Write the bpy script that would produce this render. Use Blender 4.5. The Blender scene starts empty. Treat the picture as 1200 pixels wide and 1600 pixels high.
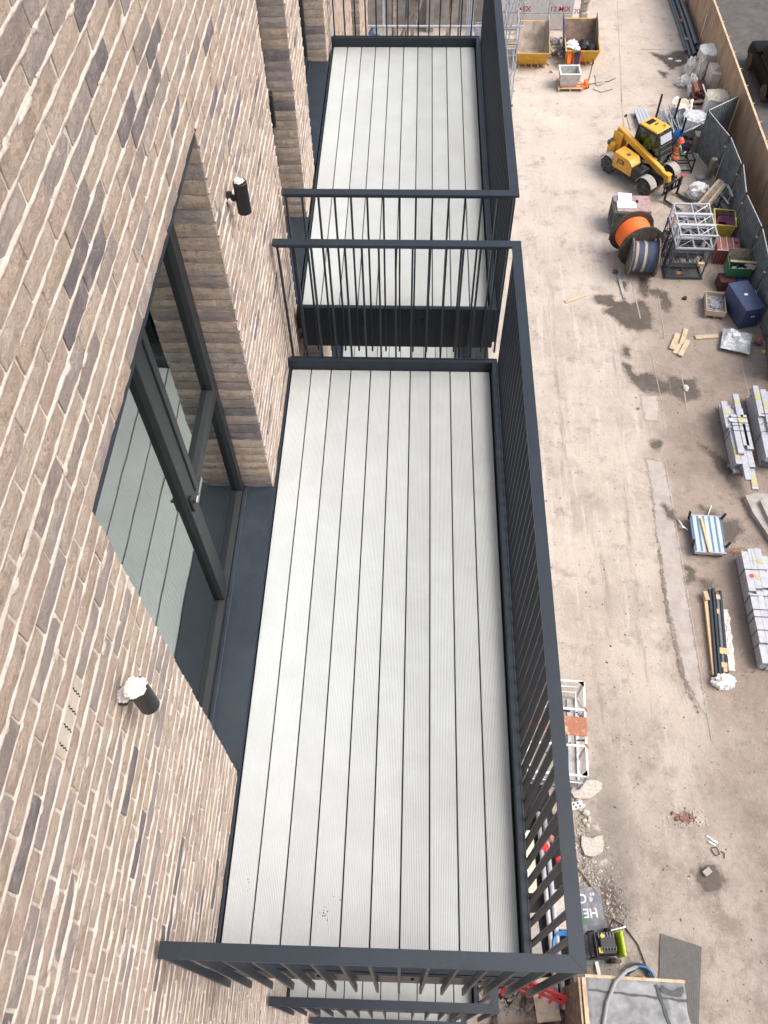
import bpy, bmesh, math, random
import numpy as np
from mathutils import Vector, Matrix, noise
R = math.radians
random.seed(7)
scene = bpy.context.scene
COL = scene.collection
G = -18.6                      # site level; the deck of the upper balcony is z = 0

# ------------------------------------------------------------------ camera
cam_d = bpy.data.cameras.new('camera')
cam = bpy.data.objects.new('camera', cam_d)
COL.objects.link(cam)
cam.location = (0.9381, -0.3774, 4.5231)
cam.rotation_mode = 'XYZ'
cam.rotation_euler = (0.5829, 0.0141, 0.0313)
cam_d.sensor_fit = 'VERTICAL'
cam_d.sensor_height = 36.0
cam_d.lens = 36.0 * 1301.45 / 1600.0
cam_d.clip_start = 0.05
cam_d.clip_end = 500
scene.camera = cam
scene.render.resolution_x = 768
scene.render.resolution_y = 1024

# ------------------------------------------------------------------ sky, sun, exposure
SUN_EL, SUN_AZ = 54.0, 97.0     # azimuth measured from +Y towards +X
world = bpy.data.worlds.new('World')
scene.world = world
world.use_nodes = True
wn = world.node_tree.nodes
wl = world.node_tree.links
sky = wn.new('ShaderNodeTexSky')
sky.sky_type = 'NISHITA'
sky.sun_disc = False
sky.sun_elevation = R(SUN_EL)
sky.sun_rotation = R(SUN_AZ)
sky.air_density = 1.0
sky.dust_density = 5.0
sky.ozone_density = 1.0
hs = wn.new('ShaderNodeHueSaturation')
hs.inputs['Saturation'].default_value = 0.62      # cloud cover: a much greyer sky
wl.new(sky.outputs['Color'], hs.inputs['Color'])
wl.new(hs.outputs['Color'], wn['Background'].inputs['Color'])
wn['Background'].inputs['Strength'].default_value = 0.15
sun_d = bpy.data.lights.new('sun', 'SUN')
sun_d.energy = 1.15
sun_d.angle = R(38)
sun_d.color = (1.0, 0.955, 0.90)
sun = bpy.data.objects.new('sun', sun_d)
COL.objects.link(sun)
_d = Vector((math.sin(R(SUN_AZ)) * math.cos(R(SUN_EL)), math.cos(R(SUN_AZ)) * math.cos(R(SUN_EL)), math.sin(R(SUN_EL))))
sun.rotation_euler = (-_d).to_track_quat('-Z', 'Y').to_euler()
scene.view_settings.view_transform = 'Standard'
scene.view_settings.look = 'None'
scene.view_settings.exposure = 0.84
scene.view_settings.gamma = 1.0
scene.view_settings.use_curve_mapping = False

# ------------------------------------------------------------------ helpers
def tag(o, label=None, cat=None, group=None, kind=None):
    if label: o['label'] = label
    if cat: o['category'] = cat
    if group: o['group'] = group
    if kind: o['kind'] = kind
    return o

def thing(name, label, cat, loc=(0, 0, 0), rz=0.0, group=None):
    o = bpy.data.objects.new(name, None)
    o.empty_display_size = 0.2
    COL.objects.link(o)
    o.location = loc
    o.rotation_euler = (0, 0, rz)
    return tag(o, label, cat, group)

def link(name, me, parent=None, loc=(0, 0, 0), rot=(0, 0, 0)):
    o = bpy.data.objects.new(name, me)
    COL.objects.link(o)
    o.location = loc
    o.rotation_euler = rot
    if parent is not None: o.parent = parent
    return o

def dup(root, loc, rz=None, label=None, group=None, scale=None):
    r = root.copy(); COL.objects.link(r); r.location = loc
    if rz is not None: r.rotation_euler = (0, 0, rz)
    if scale is not None: r.scale = scale
    if label: r['label'] = label
    if group: r['group'] = group
    for ch in list(root.children):
        c = ch.copy(); COL.objects.link(c); c.parent = r
        for gch in list(ch.children):
            d = gch.copy(); COL.objects.link(d); d.parent = c
    return r

class MB:
    """Collects boxes, bars, tubes and loose faces, then builds one mesh."""
    def __init__(s):
        s.v = []; s.f = []; s.m = []; s.mi = 0
    def add(s, vs, fs):
        b = len(s.v)
        s.v += [tuple(p) for p in vs]
        for f in fs:
            s.f.append(tuple(i + b for i in f)); s.m.append(s.mi)
        return s
    def box(s, c, d, rz=0.0, bev=0.0, M=None):
        hx, hy, hz = d[0] / 2, d[1] / 2, d[2] / 2
        if bev <= 0:
            vs = [Vector((x, y, z)) for z in (-hz, hz) for y in (-hy, hy) for x in (-hx, hx)]
            fs = [(0, 2, 3, 1), (4, 5, 7, 6), (0, 1, 5, 4), (2, 6, 7, 3), (0, 4, 6, 2), (1, 3, 7, 5)]
        else:
            b = min(bev, hx * .9, hy * .9, hz * .9)
            vs = []; fs = []
            idx = {}
            for sx in (-1, 1):
                for sy in (-1, 1):
                    for sz in (-1, 1):
                        for a in range(3):
                            p = [sx * (hx - b), sy * (hy - b), sz * (hz - b)]
                            p[a] = (sx * hx, sy * hy, sz * hz)[a]
                            idx[(sx, sy, sz, a)] = len(vs); vs.append(Vector(p))
            for a in range(3):
                o1, o2 = (a + 1) % 3, (a + 2) % 3
                for sg in (-1, 1):
                    q = []
                    for (p1, p2) in ((-1, -1), (1, -1), (1, 1), (-1, 1)):
                        k = [0, 0, 0]; k[a] = sg; k[o1] = p1; k[o2] = p2
                        q.append(idx[(k[0], k[1], k[2], a)])
                    fs.append(tuple(q) if sg > 0 else tuple(reversed(q)))
            for a in range(3):          # edges along axis a
                o1, o2 = (a + 1) % 3, (a + 2) % 3
                for p1 in (-1, 1):
                    for p2 in (-1, 1):
                        k0 = [0, 0, 0]; k0[a] = -1; k0[o1] = p1; k0[o2] = p2
                        k1 = list(k0); k1[a] = 1
                        q = (idx[(*k0, o1)], idx[(*k1, o1)], idx[(*k1, o2)], idx[(*k0, o2)])
                        fs.append(q if p1 * p2 < 0 else tuple(reversed(q)))
            for sx in (-1, 1):
                for sy in (-1, 1):
                    for sz in (-1, 1):
                        q = (idx[(sx, sy, sz, 0)], idx[(sx, sy, sz, 1)], idx[(sx, sy, sz, 2)])
                        fs.append(q if sx * sy * sz > 0 else tuple(reversed(q)))
        if M is None: M = Matrix.Rotation(rz, 4, 'Z')
        c = Vector(c)
        return s.add([M @ p + c for p in vs], fs)
    def bar(s, p, q, w, h, up=(0, 0, 1), bev=0.0):
        p, q = Vector(p), Vector(q); d = q - p; L = d.length
        z = d.normalized(); u = Vector(up)
        if abs(z.dot(u)) > .98: u = Vector((1, 0, 0))
        x = u.cross(z).normalized(); y = z.cross(x)
        M = Matrix((x, y, z)).transposed().to_4x4()
        return s.box((p + q) / 2, (w, h, L), M=M, bev=bev)
    def tube(s, pts, r, n=8, cap=True):
        pts = [Vector(p) for p in pts]
        rs = r if isinstance(r, (list, tuple)) else [r] * len(pts)
        vs = []; fs = []; prev = None
        for i, p in enumerate(pts):
            a = pts[max(i - 1, 0)]; b = pts[min(i + 1, len(pts) - 1)]
            t = (b - a).normalized()
            if prev is None:
                u = Vector((0, 0, 1)) if abs(t.z) < .9 else Vector((1, 0, 0))
            else: u = prev
            x = (u - t * u.dot(t)).normalized(); y = t.cross(x); prev = x
            for k in range(n):
                an = 2 * math.pi * k / n
                vs.append(p + (x * math.cos(an) + y * math.sin(an)) * rs[i])
        for i in range(len(pts) - 1):
            for k in range(n):
                k2 = (k + 1) % n
                fs.append((i * n + k, i * n + k2, (i + 1) * n + k2, (i + 1) * n + k))
        if cap:
            fs.append(tuple(reversed(range(n)))); fs.append(tuple(range((len(pts) - 1) * n, len(pts) * n)))
        return s.add(vs, fs)
    def lathe(s, prof, c, axis=(0, 0, 1), n=24):
        z = Vector(axis).normalized(); u = Vector((0, 0, 1)) if abs(z.z) < .9 else Vector((1, 0, 0))
        x = (u - z * u.dot(z)).normalized(); y = z.cross(x); c = Vector(c)
        vs = []; fs = []
        for (r, h) in prof:
            for k in range(n):
                a = 2 * math.pi * k / n
                vs.append(c + z * h + (x * math.cos(a) + y * math.sin(a)) * r)
        for i in range(len(prof) - 1):
            for k in range(n):
                k2 = (k + 1) % n
                fs.append((i * n + k, i * n + k2, (i + 1) * n + k2, (i + 1) * n + k))
        fs.append(tuple(reversed(range(n)))); fs.append(tuple(range((len(prof) - 1) * n, len(prof) * n)))
        return s.add(vs, fs)
    def prism(s, pts, z0, z1):
        n = len(pts)
        ar = sum(pts[i][0] * pts[(i + 1) % n][1] - pts[(i + 1) % n][0] * pts[i][1] for i in range(n))
        if ar < 0: pts = list(reversed(pts))
        vs = [(p[0], p[1], z0) for p in pts] + [(p[0], p[1], z1) for p in pts]
        fs = [tuple(reversed(range(n))), tuple(range(n, 2 * n))]
        fs += [(i, (i + 1) % n, n + (i + 1) % n, n + i) for i in range(n)]
        return s.add(vs, fs)
    def mesh(s, name, mat, smooth=False):
        me = bpy.data.meshes.new(name)
        me.from_pydata(s.v, [], s.f)
        mats = mat if isinstance(mat, (list, tuple)) else [mat]
        for m in mats: me.materials.append(m)
        if len(mats) > 1: me.polygons.foreach_set('material_index', s.m)
        if smooth: me.polygons.foreach_set('use_smooth', [True] * len(s.f))
        me.update()
        return me
    def build(s, name, mat, parent=None, loc=(0, 0, 0), smooth=False, rz=0.0):
        return link(name, s.mesh(name, mat, smooth), parent, loc, (0, 0, rz))

def blob(c, size, seed=0, amp=0.25, freq=1.6, sub=3, flat=True, sharp=False):
    """A crumpled lump: an icosphere pushed about by noise, flattened where it rests."""
    bm = bmesh.new()
    bmesh.ops.create_icosphere(bm, subdivisions=sub, radius=1.0)
    off = Vector((seed * 3.7, seed * 1.3, seed * 7.1))
    for v in bm.verts:
        n = v.co.normalized()
        k = noise.noise(n * freq + off) + .5 * noise.noise(n * freq * 2.7 + off)
        if sharp: k = -abs(k) * 1.2 + .3
        p = n * (1 + amp * k)
        v.co = Vector((p.x * size[0], p.y * size[1], p.z * size[2]))
        if flat and v.co.z < -size[2] * .55: v.co.z = -size[2] * .55
    m = MB()
    idx = {}
    lo = min(v.co.z for v in bm.verts) if flat else 0
    for i, v in enumerate(bm.verts): idx[v] = i
    m.add([(v.co.x + c[0], v.co.y + c[1], v.co.z - lo + c[2]) for v in bm.verts], [tuple(idx[v] for v in f.verts) for f in bm.faces])
    bm.free()
    return m

def ridge(pts, n=3, amp=0.12, seed=1):
    """Roughens a closed outline."""
    rnd = random.Random(seed)
    out = [Vector(p) for p in pts]
    for it in range(n):
        new = []
        for i in range(len(out)):
            a, b = out[i], out[(i + 1) % len(out)]
            m = a * .5 + b * .5
            d = (b - a); nrm = Vector((-d.y, d.x))
            if it == 0:
                p, q = out[i - 1], out[(i + 2) % len(out)]
                m = (a + b) * .5625 - (p + q) * .0625
            m = m + nrm * rnd.uniform(-amp, amp)
            new += [a, m]
        out = new
    return [(p.x, p.y) for p in out]

def text_mesh(s, size, mat, extrude=0.002, bold=0.0):
    cu = bpy.data.curves.new('lettering', 'FONT')
    cu.body = s; cu.size = size; cu.extrude = extrude; cu.offset = bold
    cu.align_x = 'CENTER'; cu.align_y = 'CENTER'
    ob = bpy.data.objects.new('lettering', cu)
    COL.objects.link(ob)
    dg = bpy.context.evaluated_depsgraph_get()
    me = bpy.data.meshes.new_from_object(ob.evaluated_get(dg))
    bpy.data.objects.remove(ob); bpy.data.curves.remove(cu)
    me.materials.clear(); me.materials.append(mat)
    return me

# ------------------------------------------------------------------ materials
def nodes_of(name):
    m = bpy.data.materials.new(name); m.use_nodes = True
    return m, m.node_tree.nodes, m.node_tree.links, m.node_tree.nodes['Principled BSDF']

def mat(name, col, rough=0.6, metal=0.0, var=0.0, vscale=6.0, bump=0.0, bscale=60.0, col2=None, mix=(0.45, 0.62), spec=0.5, stretch=(1, 1, 1), rvar=0.0, coat=0.0, fine=0.0):
    """Procedural paint / stone / metal: base colour broken by noise, optional second colour in patches, fine bump."""
    m, N, L, B = nodes_of(name)
    B.inputs['Roughness'].default_value = rough
    B.inputs['Metallic'].default_value = metal
    B.inputs['Specular IOR Level'].default_value = spec
    if coat: B.inputs['Coat Weight'].default_value = coat
    geo = N.new('ShaderNodeNewGeometry')
    mp = N.new('ShaderNodeMapping'); mp.inputs['Scale'].default_value = stretch
    L.new(geo.outputs['Position'], mp.inputs['Vector'])
    def ns(sc, det=5, ro=0.6):
        t = N.new('ShaderNodeTexNoise'); t.inputs['Scale'].default_value = sc
        t.inputs['Detail'].default_value = det; t.inputs['Roughness'].default_value = ro
        L.new(mp.outputs['Vector'], t.inputs['Vector']); return t
    out = None
    c4 = (*col, 1)
    rgb = N.new('ShaderNodeRGB'); rgb.outputs[0].default_value = c4; out = rgb.outputs[0]
    if col2 is not None:
        t = ns(vscale)
        rp = N.new('ShaderNodeValToRGB'); rp.color_ramp.elements[0].position = mix[0]; rp.color_ramp.elements[1].position = mix[1]
        L.new(t.outputs['Fac'], rp.inputs['Fac'])
        mx = N.new('ShaderNodeMix'); mx.data_type = 'RGBA'
        L.new(rp.outputs['Color'], mx.inputs[0]); L.new(out, mx.inputs[6]); mx.inputs[7].default_value = (*col2, 1)
        out = mx.outputs[2]
    if var > 0 or fine > 0:
        t = ns(vscale * 2.3, 6)
        mr = N.new('ShaderNodeMapRange'); mr.inputs[1].default_value = .3; mr.inputs[2].default_value = .7
        mr.inputs[3].default_value = 1 - var; mr.inputs[4].default_value = 1 + var
        L.new(t.outputs['Fac'], mr.inputs[0])
        fac = mr.outputs[0]
        if fine > 0:
            t2 = ns(vscale * 30, 3)
            m2 = N.new('ShaderNodeMapRange'); m2.inputs[1].default_value = .3; m2.inputs[2].default_value = .7
            m2.inputs[3].default_value = 1 - fine; m2.inputs[4].default_value = 1 + fine
            L.new(t2.outputs['Fac'], m2.inputs[0])
            mm = N.new('ShaderNodeMath'); mm.operation = 'MULTIPLY'
            L.new(fac, mm.inputs[0]); L.new(m2.outputs[0], mm.inputs[1]); fac = mm.outputs[0]
        vm = N.new('ShaderNodeVectorMath'); vm.operation = 'SCALE'
        L.new(out, vm.inputs[0]); L.new(fac, vm.inputs['Scale']); out = vm.outputs[0]
    L.new(out, B.inputs['Base Color'])
    if rvar > 0:
        t = ns(vscale * 1.7, 6)
        mr = N.new('ShaderNodeMapRange'); mr.inputs[3].default_value = rough - rvar; mr.inputs[4].default_value = rough + rvar
        L.new(t.outputs['Fac'], mr.inputs[0]); L.new(mr.outputs[0], B.inputs['Roughness'])
    if bump > 0:
        t = ns(bscale, 5)
        bp = N.new('ShaderNodeBump'); bp.inputs['Strength'].default_value = bump; bp.inputs['Distance'].default_value = 0.01
        L.new(t.outputs['Fac'], bp.inputs['Height']); L.new(bp.outputs['Normal'], B.inputs['Normal'])
    return m

M = {}
M['metal'] = mat('anthracite_powder_coat', (0.017, 0.024, 0.034), 0.46, 0.0, 0.13, 3, 0.05, 400, rvar=0.08, spec=.4, fine=.12)
M['metal_sill'] = mat('anthracite_sill', (0.018, 0.025, 0.036), 0.44, 0.0, 0.16, 5, 0.06, 200, col2=(0.028, 0.036, 0.046), fine=.15, mix=(.5, .75), rvar=.1)
M['frame'] = mat('grey_window_frame', (0.022, 0.025, 0.027), 0.45, 0.0, 0.08, 4, spec=.35)
M['black'] = mat('black_metal', (0.012, 0.013, 0.014), 0.45, 0, .15, 8)
M['rubber'] = mat('rubber', (0.028, 0.027, 0.026), 0.85, 0, .25, 9, .2, 80, col2=(.14, .12, .10), mix=(.42, .7))
M['white'] = mat('white_board', (0.78, 0.78, 0.76), 0.55, 0, .05, 4)
M['splash'] = mat('dried_mortar_splash', (0.70, 0.65, 0.61), 0.9, 0, .15, 60, .6, 150)
M['mortar'] = mat('cream_mortar', (0.485, 0.415, 0.36), 0.92, 0, .22, 9, .7, 130, col2=(.545, .475, .42), mix=(.45, .6))
M['galv'] = mat('galvanised_steel', (0.40, 0.405, 0.435), 0.5, 0.15, .10, 7, .05, 60, col2=(.34, .345, .375), mix=(.45, .6))
M['alu'] = mat('bright_aluminium', (0.50, 0.51, 0.53), 0.42, 0.35, .08, 9)
M['darksteel'] = mat('dark_steel', (0.10, 0.105, 0.115), 0.5, 0.4, .25, 8, .1, 60)
M['ply'] = mat('plywood', (0.40, 0.275, 0.175), 0.8, 0, .10, 2.2, .1, 40, col2=(.30, .19, .115), mix=(.42, .6), stretch=(1, 1.0, .35), fine=.06)
M['timber'] = mat('sawn_timber', (0.52, 0.40, 0.27), 0.8, 0, .15, 5, .15, 60, col2=(.42, .30, .19), stretch=(1, 1, 1))
M['timber_new'] = mat('new_timber', (0.62, 0.42, 0.22), 0.75, 0, .12, 5, .1, 60)
M['timber_old'] = mat('weathered_timber', (0.27, 0.22, 0.165), 0.85, 0, .2, 6, .2, 60, col2=(.16, .12, .09))
M['pallet'] = mat('pallet_timber', (0.46, 0.36, 0.25), 0.85, 0, .2, 6, .2, 60)
M['yellow'] = mat('loader_yellow', (0.72, 0.35, 0.030), 0.42, 0, .08, 5, col2=(.50, .28, .08), mix=(.46, .72), rvar=.08, fine=.1)
M['skip_yellow'] = mat('skip_yellow', (0.58, 0.32, 0.035), 0.6, 0, .2, 3, .2, 40, col2=(.30, .18, .07), mix=(.55, .8))
M['skip_in'] = mat('dusty_skip_inside', (0.42, 0.36, 0.30), 0.9, 0, .2, 2, .3, 30, col2=(.20, .15, .11), mix=(.42, .68), stretch=(1, 1, .5))
M['skip_in2'] = mat('rusty_skip_inside', (0.23, 0.165, 0.125), 0.9, 0, .2, 2, .3, 30, col2=(.13, .085, .06), mix=(.42, .68))
M['blue'] = mat('navy_paint', (0.035, 0.055, 0.14), 0.45, 0, .1, 4, .05, 30)
M['blue_chest'] = mat('blue_chest_paint', (0.035, 0.05, 0.11), 0.42, 0, .10, 4, col2=(.04, .057, .12), rvar=.06)
M['green_bin'] = mat('green_bin_paint', (0.03, 0.145, 0.06), 0.5, 0, .15, 6, col2=(.05, .12, .06))
M['olive'] = mat('dark_green_paint', (0.055, 0.085, 0.065), 0.5, 0, .2, 4, col2=(.10, .12, .09))
M['red'] = mat('red_plastic', (0.62, 0.035, 0.045), 0.4, 0, .1, 5)
M['rust'] = mat('rusty_plate', (0.33, 0.14, 0.08), 0.85, 0, .2, 6, .2, 50, col2=(.50, .36, .22), mix=(.5, .66))
M['maroon'] = mat('faded_maroon', (0.25, 0.085, 0.072), 0.6, 0, .15, 5, col2=(.31, .12, .10))
M['maroon_dark'] = mat('dark_maroon', (0.085, 0.022, 0.025), 0.6, 0, .15, 5)
M['bin_yellow'] = mat('bin_yellow', (0.62, 0.47, 0.06), 0.5, 0, .12, 5, col2=(.5, .38, .1))
M['orange'] = mat('orange_cable', (0.85, 0.16, 0.02), 0.55, 0, .08, 12, .3, 60)
M['drum'] = mat('dark_drum_wood', (0.050, 0.040, 0.034), 0.8, 0, .3, 5, .3, 40, col2=(.09, .07, .055))
M['drum2'] = mat('weathered_drum_wood', (0.16, 0.13, 0.10), 0.85, 0, .3, 5, .3, 40, col2=(.08, .06, .05))
M['cable_blue'] = mat('slate_blue_cable', (0.075, 0.095, 0.15), 0.55, 0, .15, 12)
M['cable_cream'] = mat('cream_cable', (0.46, 0.39, 0.29), 0.6, 0, .12, 12)
M['wrap'] = mat('clear_wrap_over_goods', (0.60, 0.61, 0.63), 0.25, 0, .14, 9, .6, 14, col2=(.42, .42, .42), mix=(.45, .65), coat=.3)
M['wrap_white'] = mat('white_wrap', (0.78, 0.76, 0.73), 0.5, 0, .08, 6, .25, 14)
M['block'] = mat('cream_blocks', (0.66, 0.58, 0.46), 0.9, 0, .12, 8, .3, 50, col2=(.54, .47, .37))
M['plastic_bag'] = mat('dirty_white_plastic', (0.68, 0.64, 0.60), 0.5, 0, .15, 8, .3, 20, col2=(.50, .46, .42))
M['concrete'] = mat('grey_concrete', (0.36, 0.33, 0.30), 0.9, 0, .15, 1.5, .3, 25, col2=(.28, .255, .23))
M['conc_white'] = mat('limewashed_concrete', (0.56, 0.55, 0.545), 0.9, 0, .10, 2, .3, 25, col2=(.40, .37, .34), mix=(.56, .7))
M['stone'] = mat('broken_concrete', (0.42, 0.37, 0.32), 0.95, 0, .25, 12, .5, 60, col2=(.52, .47, .42))
M['gravel'] = mat('gravel_stone', (0.34, 0.305, 0.27), 0.95, 0, .35, 5, .4, 60, col2=(.20, .175, .15))
M['dark_gravel'] = mat('dark_debris', (0.10, 0.08, 0.065), 0.95, 0, .35, 9, .4, 60, col2=(.25, .22, .2))
M['felt'] = mat('roofing_felt', (0.185, 0.19, 0.195), 0.85, 0, .25, 2.2, .4, 40, col2=(.27, .275, .28), mix=(.4, .62))
M['felt_dark'] = mat('felt_lap', (0.075, 0.078, 0.082), 0.8, 0, .25, 4, .4, 40)
M['pipe_grey'] = mat('grey_pvc', (0.095, 0.105, 0.115), 0.45, 0, .15, 4, col2=(.13, .14, .15))
M['hose_grey'] = mat('grey_hose', (0.24, 0.245, 0.255), 0.5, 0, .1, 6)
M['hose_blue'] = mat('blue_hose', (0.02, 0.16, 0.42), 0.4, 0, .1, 6)
M['hose_green'] = mat('dark_green_hose', (0.035, 0.06, 0.055), 0.5, 0, .1, 6)
M['lime'] = mat('lime_cover', (0.46, 0.66, 0.03), 0.4, 0, .05, 5)
M['hivis'] = mat('orange_hi_vis', (0.95, 0.20, 0.05), 0.7, 0, .1, 20)
M['hivis_green'] = mat('lime_hi_vis', (0.42, 0.72, 0.10), 0.7, 0, .1, 20)
M['helmet'] = mat('red_orange_helmet', (0.85, 0.09, 0.03), 0.35)
M['sleeve'] = mat('green_cloth', (0.02, 0.13, 0.075), 0.85, 0, .2, 20)
M['denim'] = mat('dark_trousers', (0.035, 0.045, 0.065), 0.9, 0, .2, 20)
M['skin'] = mat('skin', (0.50, 0.30, 0.22), 0.6)
M['car_black'] = mat('black_car_paint', (0.006, 0.007, 0.009), 0.42, 0, .05, 2, spec=.06)
M['car_glass'] = mat('dark_car_glass', (0.010, 0.012, 0.014), 0.2, 0, spec=.15)
M['cab_glass'] = mat('cab_glass', (0.06, 0.08, 0.075), 0.08, 0, .3, 3)
M['chrome'] = mat('silver_metal', (0.6, 0.6, 0.6), 0.25, .9)
M['red_paint'] = mat('red_sprayed_letters', (0.45, 0.03, 0.04), 0.8, 0, .25, 20)
M['blue_paint'] = mat('blue_sprayed_letters', (0.04, 0.10, 0.32), 0.8, 0, .25, 20)
M['board_blue'] = mat('worn_blue_grey_board', (0.13, 0.15, 0.185), 0.7, 0, .3, 5, col2=(.21, .20, .2))
M['mesh_mat'] = mat('grey_rubber_matting', (0.15, 0.145, 0.135), 0.9, 0, .15, 4)
M['purple'] = mat('purple_hose', (0.23, 0.05, 0.12), 0.45, 0, .1, 8)
M['tape_yellow'] = mat('yellow_timber_mark', (0.40, 0.37, 0.18), 0.7, 0, .1, 6)
M['card'] = mat('brown_cardboard', (0.52, 0.37, 0.21), 0.85, 0, .1, 6)
M['corrug'] = mat('grey_hoarding_sheet', (0.175, 0.195, 0.20), 0.55, 0.0, .16, 3, .05, 30, col2=(.115, .135, .14))
M['boxblue'] = mat('pale_blue_steel', (0.43, 0.52, 0.64), 0.4, .3, .08, 6)
M['boxblue_dark'] = mat('blue_steel_side', (0.12, 0.17, 0.24), 0.45, .3, .08, 6)
M['cement_tub'] = mat('mortar_tub', (0.50, 0.485, 0.46), 0.7, 0, .15, 6, col2=(.38, .36, .33))
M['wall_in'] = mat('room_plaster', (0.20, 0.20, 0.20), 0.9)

# deck boards: pale ribbed aluminium, faint dust
for k_, (n_, f_) in enumerate((('deck', 1.0), ('deck_b', .965), ('deck_c', 1.025))):
    M[n_] = mat('pale_ribbed_decking', (0.535 * f_, 0.555 * f_, 0.55 * f_), 0.46, 0.0, .05, 1.3 + .3 * k_, 0, 60, col2=(.495 * f_, .507 * f_, .497 * f_), mix=(.46, .74), fine=.012)

def brick_material(name, c1, c2, dark):
    m, N, L, B = nodes_of(name)
    geo = N.new('ShaderNodeNewGeometry')
    def ns(sc, det=6, ro=.65, st=None):
        t = N.new('ShaderNodeTexNoise'); t.inputs['Scale'].default_value = sc
        t.inputs['Detail'].default_value = det; t.inputs['Roughness'].default_value = ro
        L.new(geo.outputs['Position'], t.inputs['Vector']); return t
    def ramp(t, a, b):
        r = N.new('ShaderNodeMapRange'); r.inputs[1].default_value = a; r.inputs[2].default_value = b
        r.interpolation_type = 'SMOOTHSTEP'
        L.new(t.outputs['Fac'], r.inputs[0]); return r.outputs[0]
    def mix(f, a, b):
        x = N.new('ShaderNodeMix'); x.data_type = 'RGBA'
        if isinstance(f, float): x.inputs[0].default_value = f
        else: L.new(f, x.inputs[0])
        for s_, v in ((6, a), (7, b)):
            if isinstance(v, tuple): x.inputs[s_].default_value = (*v, 1)
            else: L.new(v, x.inputs[s_])
        return x.outputs[2]
    base = mix(ramp(ns(14), .38, .62), c1, c2)
    base = mix(ramp(ns(7.5, 6, .7), .42, .62), base, tuple(k * .82 for k in c1))
    base = mix(ramp(ns(36, 8, .78), .50, .64), base, tuple(k * .66 for k in c1))
    if dark: base = mix(ramp(ns(9, 7, .7), .36, .60), base, dark)
    smear = ramp(ns(23, 6, .7), .58, .76)                 # thin mortar smears left on the faces
    sm = N.new('ShaderNodeMath'); sm.operation = 'MULTIPLY'; sm.inputs[1].default_value = .36
    L.new(smear, sm.inputs[0])
    base = mix(sm.outputs[0], base, (.58, .51, .45))
    L.new(base, B.inputs['Base Color'])
    B.inputs['Roughness'].default_value = .92
    B.inputs['Specular IOR Level'].default_value = .25
    bt = ns(75, 8, .72)
    bp = N.new('ShaderNodeBump'); bp.inputs['Strength'].default_value = 1.0; bp.inputs['Distance'].default_value = .018
    L.new(bt.outputs['Fac'], bp.inputs['Height']); L.new(bp.outputs['Normal'], B.inputs['Normal'])
    return m
BR = [brick_material('tan_brick', (0.515, 0.401, 0.316), (0.583, 0.463, 0.374), None),
      brick_material('pale_tan_brick', (0.595, 0.483, 0.395), (0.529, 0.414, 0.331), None),
      brick_material('pinkish_brick', (0.552, 0.426, 0.356), (0.503, 0.388, 0.327), None),
      brick_material('grey_buff_brick', (0.492, 0.408, 0.360), (0.552, 0.445, 0.381), (0.357, 0.300, 0.279)),
      brick_material('brown_brick', (0.461, 0.363, 0.306), (0.411, 0.326, 0.279), (0.300, 0.251, 0.231)),
      brick_material('dark_grey_brick', (0.338, 0.289, 0.272), (0.276, 0.238, 0.231), (0.191, 0.168, 0.170))]
BRW = [34, 28, 19, 11, 5, 6]

# window glass: a coated pane, strongly mirroring at a glancing angle
def glass_material():
    m, N, L, B = nodes_of('coated_window_glass')
    out = N['Material Output']
    N.remove(B)
    tr = N.new('ShaderNodeBsdfTransparent'); tr.inputs['Color'].default_value = (.42, .47, .46, 1)
    gl = N.new('ShaderNodeBsdfGlossy'); gl.inputs['Roughness'].default_value = .012; gl.inputs['Color'].default_value = (.90, .97, .95, 1)
    fr = N.new('ShaderNodeFresnel'); fr.inputs['IOR'].default_value = 9.0
    mx = N.new('ShaderNodeMixShader')
    geo = N.new('ShaderNodeNewGeometry')
    t = N.new('ShaderNodeTexNoise'); t.inputs['Scale'].default_value = 2.2; t.inputs['Detail'].default_value = 1
    L.new(geo.outputs['Position'], t.inputs['Vector'])
    bp = N.new('ShaderNodeBump'); bp.inputs['Strength'].default_value = .05; bp.inputs['Distance'].default_value = .02
    L.new(t.outputs['Fac'], bp.inputs['Height'])
    L.new(bp.outputs['Normal'], gl.inputs['Normal'])
    L.new(fr.outputs[0], mx.inputs[0]); L.new(tr.outputs[0], mx.inputs[1]); L.new(gl.outputs[0], mx.inputs[2])
    L.new(mx.outputs[0], out.inputs['Surface'])
    return m
M['glass'] = glass_material()

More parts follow.
